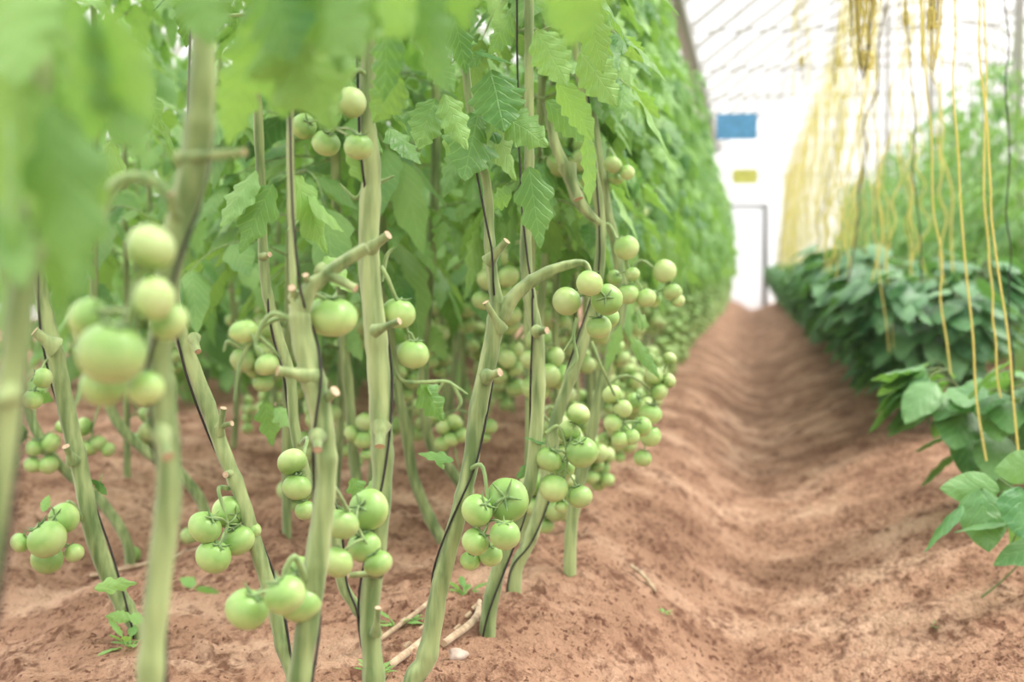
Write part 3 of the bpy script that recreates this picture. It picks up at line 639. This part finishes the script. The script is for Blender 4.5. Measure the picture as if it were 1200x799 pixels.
leaves(t, b, [(532, 540, 488, 531, 16, 2.0, 0, .2), (575, 82, 590, 148, 60, 2.0, -.03, 0), (562, 130, 545, 205, 62, 2.02, -.05, -.2), (590, 135, 640, 170, 46, 2.02), (575, 130, 602, 205, 50, 2.0), (620, 195, 632, 282, 42, 2.0, -.02, .25), (640, 75, 668, 80, 18, 1.9), (628, 35, 662, 96, 44, 1.8, 0, .3),
    (652, 95, 692, 160, 36, 1.85, 0, .9), (686, 155, 690, 232, 30, 1.9, 0, 1.0), (640, 118, 690, 165, 34, 1.95), (560, 52, 520, 42, 16, 2.0), (556, 60, 600, 75, 16, 2.0), (540, 145, 525, 182, 26, 2.05), (600, 228, 570, 240, 24, 2.1), (570, 60, 546, 78, 20, 2.0),
    (530, 10, 545, 80, 30, 1.9), (600, 15, 575, 60, 40, 2.1), (690, 10, 705, 80, 36, 2.0), (680, 60, 720, 120, 44, 2.2), (510, 115, 492, 170, 40, 2.1)], 46, canopy(1.1, 2.1, 9, topoff(pa, 2), base_z=b.z))
cord('dark cord climbing the central vine beside the white stone', pa, b, .0, .97, 1.38, [P(578, 330, 2.03), P(576, 290, 2.03), P(562, 220, 2.03), P(550, 100, 2.05), P(545, -400, 2.05)], ph=2.6)
# plant 5
t, b, pa = hero('tomato vine behind the central one, with a pink pruned node at mid height', (497, 700), 2.4,
    [([(572, 728), (586, 660), (608, 600), (622, 560), (630, 480), (630, 400), (621, 350), (616, 290), (620, 200), (620, 90), (620, -200), (620, -450)], [18, 16, 15, 14, 15, 15, 14, 13, 11, 10, 9, 8], 2.4)],
    [((632, 388), (641, 387), 9, 2.38)])
t.location = P(572, 722, 2.4); 
for ch in t.children: ch.location = b-t.location
b2 = Vector(t.location); pa = [(p_+np.array(b-b2), r_) for p_, r_ in pa]; b = b2
hang(t, b, (640, 508, 2.4), [(678, 485, 14), (667, 505, 14, .02), (682, 530, 19, 0, (-.2, .8, .5)), (643, 538, 16, 0, (.4, .8, .3)), (649, 572, 17), (680, 582, 15), (658, 594, 8), (660, 548, 14, .05)], 2.4, 51, (655, 500, 2.4), .003)
leaves(t, b, [(605, 560, 640, 540, 14, 2.4), (640, 520, 612, 512, 10, 2.4)], 47, canopy(1.0, 2.1, 14, topoff(pa), base_z=b.z))
cord('dark cord on the vine just behind the central one', pa, b, .05, .6, 1.20, [P(612, 250, 2.38), P(606, 60, 2.4), P(606, -300, 2.4)], ph=1.0, r=.0018)
# plant 6
t, b, pa = hero('tomato vine leaning right, right of the central cluster, with a cut stub high up', (596, 700), 2.65,
    [([(604, 672), (622, 630), (642, 560), (650, 500), (664, 455), (682, 405), (700, 330), (704, 262), (694, 190), (676, 60), (655, -100), (630, -320)], [15, 14, 14, 14, 13, 13, 12, 11, 11, 10, 9, 8], 2.65),
     ([(704, 262), (690, 250), (677, 232), (662, 195), (650, 167), (640, 120)], [6, 11, 14, 13, 11, 9], 2.6)],
    [((668, 205), (678, 233), 12, 2.58)])
hang(t, b, (693, 400, 2.65), [(717, 462, 12), (730, 479, 11), (718, 496, 11), (752, 500, 12, .05), (740, 512, 10), (727, 515, 11)], 2.7, 52, (705, 430, 2.65), .003)
hang(t, b, (702, 275, 2.65), [(734, 290, 15, 0, (-.4, 1, 0)), (741, 321, 9), (736, 345, 13), (757, 349, 12), (720, 325, 9, .05)], 2.6, 53, (715, 264, 2.65), .003)
leaves(t, b, [(738, 395, 770, 440, 16, 2.6), (745, 370, 760, 382, 22, 2.6)], 48, canopy(.98, 2.1, 16, topoff(pa), base_z=b.z))
cord('dark cord on the vine leaning right', pa, b, .05, .6, 1.20, [P(702, 250, 2.62), P(684, 60, 2.65), P(640, -300, 2.65)], ph=0.4, r=.0018)
# plant 7
t, b, pa = hero('tomato vine right of the leaning one, carrying the rightmost sharp clusters', (660, 655), 2.85,
    [([(668, 650), (672, 600), (690, 520), (708, 440), (728, 360), (722, 290), (710, 240), (692, 120), (670, 0), (640, -280)], [14, 13, 12, 12, 12, 11, 11, 10, 9, 8], 2.85)], [])
hang(t, b, (728, 350, 2.85), [(779, 318, 14), (788, 342, 12), (765, 350, 10, .04), (795, 352, 8)], 2.85, 54, (750, 305, 2.85), .003)
hang(t, b, (705, 455, 2.85), [(762, 485, 14), (762, 511, 13), (753, 537, 11), (767, 441, 11), (773, 459, 11), (784, 446, 9), (785, 420, 8), (743, 470, 10, .05)], 2.9, 55, (735, 440, 2.85), .003)
hang(t, b, (713, 235, 2.85), [(718, 193, 11, 0), (735, 202, 9, 0), (722, 208, 9, .04)], 2.8, 56, (712, 175, 2.85), .0025)
leaves(t, b, [(728, 380, 712, 430, 14, 2.8)], 49, canopy(.95, 2.1, 18, topoff(pa), base_z=b.z, azs=(0, 6.28)))
# second row, left
t, b, pa = hero('leaning tomato vine at far left rooted in open soil, with a lumpy fruit cluster', (158, 735), 2.4,
    [([(165, 748), (148, 715), (126, 672), (108, 620), (96, 560), (78, 480), (66, 420), (52, 360), (42, 300), (30, 200), (30, 0), (30, -250)], [20, 22, 22, 21, 21, 21, 20, 18, 16, 14, 12, 10], 2.4)],
    [((58, 402), (40, 388), 14, 2.38), ((83, 535), (77, 523), 10, 2.38)])
hang(t, b, (100, 615, 2.4), [(55, 632, 23, -.02, (-.5, .7, .2)), (75, 607, 18, .04), (23, 636, 12, .0), (55, 655, 19, .05), (87, 648, 12, .0)], 2.3, 61, (80, 588, 2.35), .0035)
hang(t, b, (60, 420, 2.4), [(50, 443, 12, 0), (38, 468, 12, .0)], 2.35, 62, (52, 425, 2.38), .002)
leaves(t, b, [(50, 600, 58, 578, 10, 2.3), (118, 560, 114, 572, 16, 2.4), (125, 580, 105, 560, 10, 2.4), (110, 690, 162, 683, 18, 1.9, 0, .3), (155, 725, 122, 722, 14, 2.3), (150, 722, 172, 728, 14, 2.3), (62, 470, 30, 460, 14, 2.4)], 50, canopy(1.0, 2.1, 12, topoff(pa), base_z=b.z))
cord('dark cord crossing over the leaning vine at far left', pa, b, .0, .75, 1.32, [P(38, 300, 2.38), P(30, 150, 2.4), P(30, -200, 2.4)], ph=.3, r=.0018)
t, b, pa = hero('slanting tomato vine with four round green fruits beside it, left of the forked vine', (340, 800), 2.1,
    [([(345, 802), (332, 760), (318, 700), (300, 640), (282, 580), (262, 530), (243, 475), (222, 420), (205, 370), (203, 300), (222, 200), (238, 100), (240, -100), (240, -350)], [18, 17, 17, 17, 17, 18, 19, 18, 17, 15, 13, 12, 10], 2.1)],
    [((258, 500), (262, 478), 8, 2.09), ((258, 500), (272, 496), 7, 2.09), ((268, 555), (264, 556), 8, 2.09), ((228, 400), (232, 412), 9, 2.08)])
hang(t, b, (268, 572, 2.1), [(240, 618, 20, 0, (.5, .6, .3)), (250, 652, 21, 0, (.4, .8, .3)), (267, 600, 19, .05), (279, 633, 20, .04, (-.3, .8, .3)), (297, 622, 10, .05)], 2.05, 63, (256, 574, 2.08), .003)
leaves(t, b, [(256, 480, 248, 500, 10, 2.1)], 51, canopy(.98, 2.1, 12, topoff(pa), base_z=b.z))
cord('dark cord on the slanting vine left of the forked one', pa, b, .02, .7, 1.20, [P(200, 350, 2.08), P(220, 150, 2.1), P(230, -300, 2.1)], ph=1.3, r=.0018)
t, b, pa = hero('vine sprawling low behind the forked one, three fruits stacked beside it', (425, 735), 2.3,
    [([(432, 742), (420, 715), (400, 680), (388, 600), (360, 560), (345, 500), (340, 440), (322, 380), (310, 320), (305, 200), (300, 40), (300, -280)], [15, 14, 13, 13, 13, 12, 12, 12, 12, 11, 10, 8], 2.3)],
    [((310, 300), (316, 298), 7, 2.29)])
hang(t, b, (352, 520, 2.3), [(342, 541, 17, 0), (348, 571, 17, 0), (358, 598, 13, 0)], 2.15, 64, (360, 515, 2.2), .003)
leaves(t, b, [(310, 470, 318, 518, 28, 2.6), (322, 478, 342, 500, 24, 2.6)], 52, canopy(.98, 2.1, 12, topoff(pa), base_z=b.z))
cord('dark cord on the low sprawling vine behind the forked one', pa, b, .05, .7, 1.20, [P(312, 300, 2.3), P(302, 100, 2.3), P(300, -250, 2.3)], ph=.3, r=.0018)
# thin slanted stems further back
for lab, base, d, path, fr in (
    ('thin slanting vine between the upright stem and the central vine', (520, 640), 3.3, [(520, 642), (505, 610), (485, 560), (475, 500), (460, 420), (450, 300), (440, 100), (440, -150)], [(545, 575, 10), (520, 500, 10), (532, 495, 11), (512, 487, 9), (528, 515, 10), (541, 510, 9), (518, 520, 9)]),
    ('thin vine bending left between the central vine and the stems behind it', (535, 600), 3.4, [(560, 610), (548, 580), (520, 540), (505, 520), (496, 470), (500, 380), (510, 200), (510, -100)], [(560, 490, 10), (573, 500, 10), (566, 512, 9)]),
    ('thin vine rising at left with a loose green cluster on the soil side', (115, 620), 3.4, [(150, 640), (120, 590), (70, 545), (40, 500), (20, 440), (10, 350), (0, 200), (0, 0)], [(20, 508, 12), (40, 525, 11), (60, 519, 12), (57, 545, 12), (38, 545, 11), (10, 540, 11), (72, 500, 8)]),
    ('thin vine in front of the dark rows at left, above two fallen fruits', (230, 585), 3.6, [(240, 600), (215, 560), (160, 520), (130, 480), (118, 420), (110, 330), (110, 150), (110, -50)], [(98, 500, 11), (115, 520, 10), (104, 525, 10), (127, 527, 9), (90, 520, 9)]),
    ('thin vine seen just right of the forked one', (455, 560), 3.2, [(452, 690), (440, 650), (425, 600), (415, 540), (410, 470), (402, 380), (395, 250), (390, 0), (388, -150)], [(428, 495, 12), (426, 515, 12), (412, 508, 10), (440, 505, 10), (430, 533, 8)])):
    t, b, pa = hero(lab, base, d, [(path, [13, 13, 12, 12, 11, 11, 10, 9], d)])
    t.location = P(path[0][0], path[0][1]-3, d); sh = b-Vector(t.location)
    for ch in t.children: ch.location = sh
    b = Vector(t.location); m0 = path[3]
    hang(t, b, (m0[0], m0[1]-20, d), fr, d-.05, 70+int(d*10), None, .0028)
    leaves(t, b, [(path[5][0], path[5][1], path[5][0]+20, path[5][1]+40, 20, d)], 53, canopy(.75, 2.1, 14, topoff([(pa[0][0]+np.array(sh), 0)]), base_z=b.z))

# ------------------------------------------------------------------ pepper plants
def pepper(mb, sb, r_, h, rad, n, T, size, bare=.12):
    nb = 5; tips = []
    tube(sb, [(0, 0, -.02), (.005, 0, bare*.6), (0, 0, bare)], [.007, .006, .006], 8, 4)
    for q in range(nb):
        az = q*2*PI/nb+r_.uniform(-.4, .4); e = np.array([math.cos(az)*rad*.6, math.sin(az)*rad*.6, h*r_.uniform(.75, .95)])
        m1 = np.array([e[0]*.5, e[1]*.5, bare+(e[2]-bare)*.5]); tube(sb, [(0, 0, bare*.9), tuple(m1), tuple(e)], [.005, .004, .0025], 6, 4)
        tips += [(m1, e)]
    for q in range(n):
        m1, e = tips[r_.integers(nb)]; f = r_.uniform(0, 1)**.6; o = (m1*(1-f)+e*f) if r_.random() < .75 else m1*r_.uniform(.5, 1)+np.array([0, 0, bare*.3])
        az = math.atan2(o[1], o[0])+r_.normal(0, .9); el = r_.uniform(-.35, .45)
        D = np.array([math.cos(az)*math.cos(el), math.sin(az)*math.cos(el), math.sin(el)]); pl = size*r_.uniform(.35, .7)
        p1 = o+D*pl; tube(sb, [tuple(o), tuple((o+p1)/2+np.array([0, 0, .008])), tuple(p1)], [.0022, .0018, .0015], 4, 3)
        L_ = size*r_.uniform(.75, 1.2); D2 = nrm(D+np.array([0, 0, -.45]))
        put_leaflet(mb, p1, D2, np.array([0, 0, 1.])+r_.normal(0, .3, 3), L_, L_*.72, T, r_.uniform(.15, .45), .9)
def pepper_proto(seed, h, rad, n, T, size, lo, mat):
    r_ = np.random.default_rng(seed); t = thing('pepper_plant', None, 'plant'); mb = MB(); sb = MB(); pepper(mb, sb, r_, h, rad, n, T, size)
    link('stem', sb.mesh('stem', [M['wood_pepper']]), t); link('foliage', mb.mesh('foliage', [M[mat]]), t); return t
def gp(px, py, x=None):
    return P(px, py, 1)
g1 = pepper_proto(501, .40, .24, 85, T_PEP[0], .14, False, 'pepper_young'); xg, yg = .64, 3.85
g1.location = (xg, yg, GZ(xg, yg)); tag(g1, 'small young pepper plant standing alone in front of the dark bushes', 'plant', 'pepper plants')
bp_ = Vector((.62, 2.80, GZ(.62, 2.80))); g2 = thing('pepper_plant', 'nearest pepper plant, its leaves reaching in at the right border', 'plant', bp_, 0, 'pepper plants')
sb = MB(); top_ = P(1215, 600, 2.85)-bp_; tube(sb, [(0, 0, -.03), tuple(top_*.5+Vector((.01, 0, 0))), tuple(top_), tuple(top_+Vector((.02, 0, .12)))], [.006, .005, .004, .003], 8, 5)
for q in ([(1215, 600), (1180, 605), (1150, 572)], [(1215, 600), (1165, 600), (1128, 592)], [(1215, 610), (1195, 620), (1185, 640)], [(1150, 700), (1175, 680), (1215, 640)], [(1215, 590), (1190, 575), (1170, 560)]): tube(sb, [tuple(P(*z, 2.85)-bp_) for z in q], [.0025, .002, .0016], 6, 4)
link('stem', sb.mesh('stem', [M['wood_pepper']]), g2)
leaves(g2, bp_, [(1150, 572, 1158, 640, 50, 2.85, -.05, .1), (1172, 575, 1100, 572, 34, 2.9, 0, -.3), (1128, 592, 1086, 645, 22, 2.8, -.08, 1.0), (1195, 570, 1200, 628, 48, 2.8, -.05, -.3), (1140, 560, 1152, 600, 30, 2.95), (1180, 612, 1118, 624, 18, 2.82, -.05, .9),
    (1225, 635, 1166, 662, 34, 2.8, -.03, .5), (1215, 545, 1165, 552, 34, 2.95), (1210, 600, 1190, 655, 36, 2.9), (1230, 560, 1260, 600, 50, 2.8), (1230, 600, 1250, 650, 50, 2.8)], 91, None, T_PEP, 'pepper_young')
g3 = pepper_proto(503, .36, .2, 56, T_PEP[0], .12, False, 'pepper_young'); g3.location = (.86, 4.3, GZ(.86, 4.3)); tag(g3, 'young pepper plant behind the lone one, cut by the right border', 'plant', 'pepper plants')
pb_ = [pepper_proto(510+s_, .74, .36, 250, T_PEPLO[0], .16, True, 'pepper_leaf') for s_ in range(3)]
y = 5.7; k = 0
while y < 29:
    pr = pb_[k % 3]; o = pr if k < 3 else copy_tree(pr); x = .72+random.uniform(-.05, .05)
    o.location = (x, y, GZ(x, y)); o.rotation_euler = (0, 0, random.uniform(0, 6.28)); s_ = random.uniform(.92, 1.08); o.scale = (s_, s_, s_)
    tag(o, ('large dark green pepper bush, %s in the row right of the path' % WORDS[k]) if k < 16 else 'distant dark pepper bush further down the row right of the path', 'plant', 'pepper bushes right of the path'); k += 1; y += .42

# ------------------------------------------------------------------ twines on the right
def twine(pts, r, label, mat='twine', group='yellow twines hanging right of the path', wob=.006, seed=0, name='twine'):
    rr = np.random.default_rng(seed); a = np.array([tuple(q) for q in pts]); n = 16; out_ = []
    L_ = np.linspace(0, 1, n); seg = np.linspace(0, 1, len(a))
    for t in L_: out_.append([np.interp(t, seg, a[:, c]) for c in range(3)]+rr.normal(0, wob, 3)*np.array([1, 1, 0])*(0 < t < 1))
    mb = MB(); o0 = np.array(out_[0]); tube(mb, [tuple(q-o0) for q in out_], r, 5, 3)
    o = link(name, mb.mesh(name, [M[mat]]), None, tuple(o0)); return tag(o, label, 'twine', group)
def topz(px, py, d, z=2.4):                     # follow the sight line's plane up to the wire
    p = P(px, py, d); p.z = z; return p
H = [((1147, 0), (1153, 133), (1167, 266), (1195, 545), 3.1, 'yellow twine nearest the right border, crossing its neighbour'),
     ((1150, 0), (1158, 266), (1165, 380), (1173, 466), 3.4, 'straight yellow twine left of the rightmost one'),
     ((1118, 0), (1120, 140), (1128, 266), (1156, 540), 3.3, 'wavy yellow twine reaching the soil behind the near pepper leaves'),
     ((1080, 0), (1088, 130), (1096, 266), (1115, 445), 3.7, 'yellow twine ending on top of the lone young pepper plant'),
     ((1015, 60), (1018, 180), (1024, 266), (1042, 412), 5.2, 'left of two close yellow twines in front of the dark bushes'),
     ((1025, 60), (1028, 180), (1034, 266), (1048, 412), 5.3, 'right of two close yellow twines in front of the dark bushes')]
for q, (a, b_, c, e, d, lab) in enumerate(H):
    pts = [P(*e, d), P(*c, d), P(*b_, d), P(*a, d)]; pts.append(topz(a[0]-8, a[1], d))
    twine(pts, .0021 if d > 5 else .0026, lab, seed=q, wob=.003)
twine([P(1186, 470, 3.6), P(1183, 250, 3.6), P(1177, 0, 3.6), topz(1172, 0, 3.6)], .002, 'thin dark cord hanging at the right border', 'dark_string', 'dark cords hanging right of the path', seed=40)
twine([P(1080, 330, 4.4), P(1068, 120, 4.4), P(1062, 0, 4.4), topz(1060, 0, 4.4)], .002, 'thin dark cord between the two twine skeins', 'dark_string', 'dark cords hanging right of the path', seed=41)
y = 5.6; k = 0
while y < 28:
    bush = int((y-5.6)/.42+.5)
    for s_, x in enumerate(sorted(.60+random.uniform(-.25, .2) for _ in range(3 if y < 12 else 4))):
        tl = ('%s of three blurred twines hanging over the %s large pepper bush' % (('left', 'middle', 'right')[s_], WORDS[bush])) if y < 12 and bush < 16 else 'blurred distant yellow twine over the pepper bushes down the row' 
        x2 = .62+random.uniform(-.06, .1); dy = random.uniform(-.2, .2)
        twine([(x, y+dy, .55), (x*.7+x2*.3, y+dy, 1.2), (x2, y+dy, 2.4)], random.uniform(.0025, .004), tl, 'twine' if random.random() < .85 else 'twine_dark', 'twines over the pepper bushes', wob=.012, seed=100+k); k += 1
    y += .42
def skein(px, d, ytop, ybot, wpx, label, seed, loops=16, ztop=2.4):
    rr = np.random.default_rng(seed); top = topz(px, 0, d, ztop); bot = P(px, ybot, d); t = thing('twine_skein', label, 'twine', tuple(top), 0, 'skeins of spare twine on the overhead wire')
    mb = MB(); db = MB(); hw = S(wpx, d)/2
    for q in range(loops):
        zb = bot.z+abs(rr.normal(0, 1))*(top.z-bot.z)*.22-top.z; a = rr.uniform(-1, 1)*hw*1.05; c = rr.uniform(-1, 1)*hw*1.05; dy = rr.uniform(-1, 1)*hw*.9
        x0 = rr.uniform(-.3, .3)*hw
        pts = [(x0*.4, 0, 0), (x0, dy*.4, zb*.35), (a, dy, zb*.62), ((a+c)/2, dy, zb), (c, dy*.5, zb*.72), (x0+.2*c, -dy*.4, zb*.33), (x0*.3, 0, 0)]
        tube(db if q % 4 == 2 else mb, pts, .0018, 5, 6)
    zk = P(px, 70 if ybot > 90 else 20, d).z-top.z      # knot where it is tied off
    for q in range(7):
        rr_ = hw*.30; n = 12; tube(mb, [(math.cos(th)*rr_, math.sin(th)*rr_, zk+q*.006-.02+.006*math.sin(2*th+q)) for th in np.linspace(0, 2*PI, n)], .0028, 5, 2)
    link('yellow_strand', mb.mesh('yellow_strand', [M['twine']]), t); link('dark_strand', db.mesh('dark_strand', [M['twine_dark']]), t)
skein(1017, 3.9, 0, 97, 44, 'thick skein of yellow and brown twine, left of the two', 601, 34)
skein(1092, 3.4, 0, 85, 30, 'looser skein of yellow twine, right of the two', 602, 22)
skein(1062, 5.0, 0, 45, 26, 'small blurred tuft of yellow twine between the two large skeins', 603, 8)
skein(940, 7.5, 0, 150, 20, 'pale blurred hank of yellow twine far behind the thick skein', 604, 6)
skein(985, 6.2, 0, 110, 18, 'faint blurred hank of yellow twine just left of the thick skein', 605, 6)

# ------------------------------------------------------------------ sticky cards
def card(px, py, wp, hp, d, mat, label):
    p = P(px, py, d); t = thing('sticky_trap', label, 'insect trap', p, 0, None); mb = MB(); w2, h2 = S(wp, d)/2, S(hp, d)/2
    n = 9; xs_ = np.linspace(-w2, w2, n); V = []; 
    for sgn in (0, .002):
        for z_ in (-h2, h2): V += [(x_, sgn+.006*math.cos(x_/w2*1.4), z_) for x_ in xs_]
    V = np.array(V); ff = []
    for q in range(n-1):
        ff += [(q, q+1, n+q+1, n+q), (2*n+q+1, 2*n+q, 3*n+q, 3*n+q+1), (q+1, q, 2*n+q, 2*n+q+1), (n+q, n+q+1, 3*n+q+1, 3*n+q)]
    ff += [(0, n, 3*n, 2*n), (n-1, 3*n-1, 4*n-1, 2*n-1)]
    mb.add(V, ff); link('card', mb.mesh('card', [M[mat]], False), t, (0, 0, 0)); 
    hb = MB(); L_ = 3.15+1.2-p.z-h2
    ztop = ZG+(RISE-.04)*math.sin(PI*(p.x+.72)/7.22)-p.z
    tube(hb, [(0, .003, h2-.01), (0, .003, ztop)], .0015, 5, 1); link('hanging_wire', hb.mesh('hanging_wire', [M['steel_dark']]), t)
card(863.5, 148, 47, 30, 7.9, 'blue', 'blue rectangular sticky card hanging above the path')
card(873, 206.5, 29, 17, 12.2, 'yellow', 'yellow rectangular sticky card hanging beyond the blue one')

# ------------------------------------------------------------------ things on the ground
def stone(px, py, d, r, label, seed, mat='pebble', cat='stone'):
    rr = np.random.default_rng(seed); V, Fq = lathe([(max(math.sin(t), .01), math.cos(t)*.75) for t in np.linspace(0, PI, 10)], 14)
    V = V*(1+.16*np.sin(V[:, :1]*3.1+seed)+.12*np.sin(V[:, 1:2]*4.3+V[:, 2:]*5)); V[:, 0] *= 1.15
    mb = MB(); mb.add(V*r, Fq[:, ::-1]); p = P(px, py, d); z = GZ(p.x, p.y)
    o = link('stone', mb.mesh('stone', [M[mat]]), None, (p.x, p.y, z+r*.35)); tag(o, label, cat)
stone(538, 762, 2.23, .014, 'small white stone on the soil beside the foot of the central vine', 3)
def twig(a, c, d0, d1, r, label, mat='dry', bend=.02):
    p0 = P(*a, d0); p1 = P(*c, d1); p0.z = GZ(p0.x, p0.y)+r*.8+.004; p1.z = GZ(p1.x, p1.y)+r*.8+.004; pm = (p0+p1)/2; pm.z = GZ(pm.x, pm.y)+r+.008; pm.x += bend
    mb = MB(); tube(mb, [(0, 0, 0), tuple(pm-p0), tuple(p1-p0)], [r, r*1.1, r*.7], 9, 8, ridge=.05)
    for q in (.3, .6, .8):
        c0 = (p1-p0)*q; tube(mb, [tuple(c0), tuple(c0+Vector((.008, .004, r*1.4)))], [r*.8, r*.5], 6, 2)
    o = link('dry_stem', mb.mesh('dry_stem', [M[mat]]), None, tuple(p0)); tag(o, label, 'dead stem')
twig((455, 775), (515, 705), 2.15, 2.5, .006, 'long dry pale stem lying on the soil left of the central vine')
twig((520, 745), (562, 692), 2.28, 2.55, .006, 'short dry stem lying right of the central vine foot')
twig((445, 745), (520, 668), 2.35, 2.7, .004, 'thin dry twig lying behind the central vine foot')
twig((740, 607), (770, 625), 3.1, 3.0, .004, 'small brown curl of dead stem on the furrow edge', 'dry', .0)
twig((105, 625), (240, 600), 3.3, 3.35, .005, 'long brown dead stem on the soil behind the leaning vine')
def fruit(px, py, d, rp, label, seed):
    p = P(px, py, d); r = S(rp, d); z = GZ(p.x, p.y)
    o = link('tomato', TOML[0], None, (p.x, p.y, z+r*.8)); o.scale = (r, r, r); o.rotation_euler = (.6, .3, seed); tag(o, label, 'tomato')
fruit(155, 601, 3.45, 10, 'green tomato fallen on the soil, left of the pair', 1)
fruit(221, 583, 3.6, 11, 'green tomato fallen on the soil, right of the pair', 2)
def weed(px, py, d, size, label, seed):
    rr = np.random.default_rng(seed); p = P(px, py, d); z = GZ(p.x, p.y); mb = MB()
    for q in range(9):
        az = rr.uniform(0, 6.28); e = rr.uniform(.15, .9); D = np.array([math.cos(az)*math.cos(e), math.sin(az)*math.cos(e), math.sin(e)]); o_ = D*size*.25
        tube(mb, [(0, 0, -.004), tuple(o_)], [size*.03, size*.02], 4, 2)
        put_leaflet(mb, o_, D, (0, 0, 1), size*rr.uniform(.4, .7), size*.22, T_HI[2], .3)
    o = link('weed', mb.mesh('weed', [M['weed']]), None, (p.x, p.y, z)); tag(o, label, 'weed')
weed(778, 748, 2.9, .03, 'tiny green weed seedling on the left side of the path', 1)
weed(545, 690, 2.62, .07, 'tangle of small weeds behind the central vine foot', 2)
weed(465, 728, 2.45, .07, 'small feathery weed left of the dry stems', 3)
weed(440, 790, 2.13, .05, 'small weed by the foot of the upright sharp stem', 4)
weed(150, 740, 2.35, .08, 'fern-like green shoot at the foot of the leaning vine', 5)
weed(1100, 712, 2.8, .025, 'tiny dark green seedling on the right bank of the path', 6)

# ------------------------------------------------------------------ haze of humid air inside the house
hm, nt, out = newmat('humid_air'); vs = nd(nt, 'ShaderNodeVolumeScatter', i_Density=.0022, i_Anisotropy=.3); nt.links.new(vs.outputs[0], out.inputs['Volume'])
mb = MB(); box(mb, -8.1, 6.4, -2.9, YE-.3, -.35, 3.1); hz = link('haze', mb.mesh('haze', [hm], False)); tag(hz, 'thin pale haze filling the greenhouse air', 'haze', None, 'stuff')
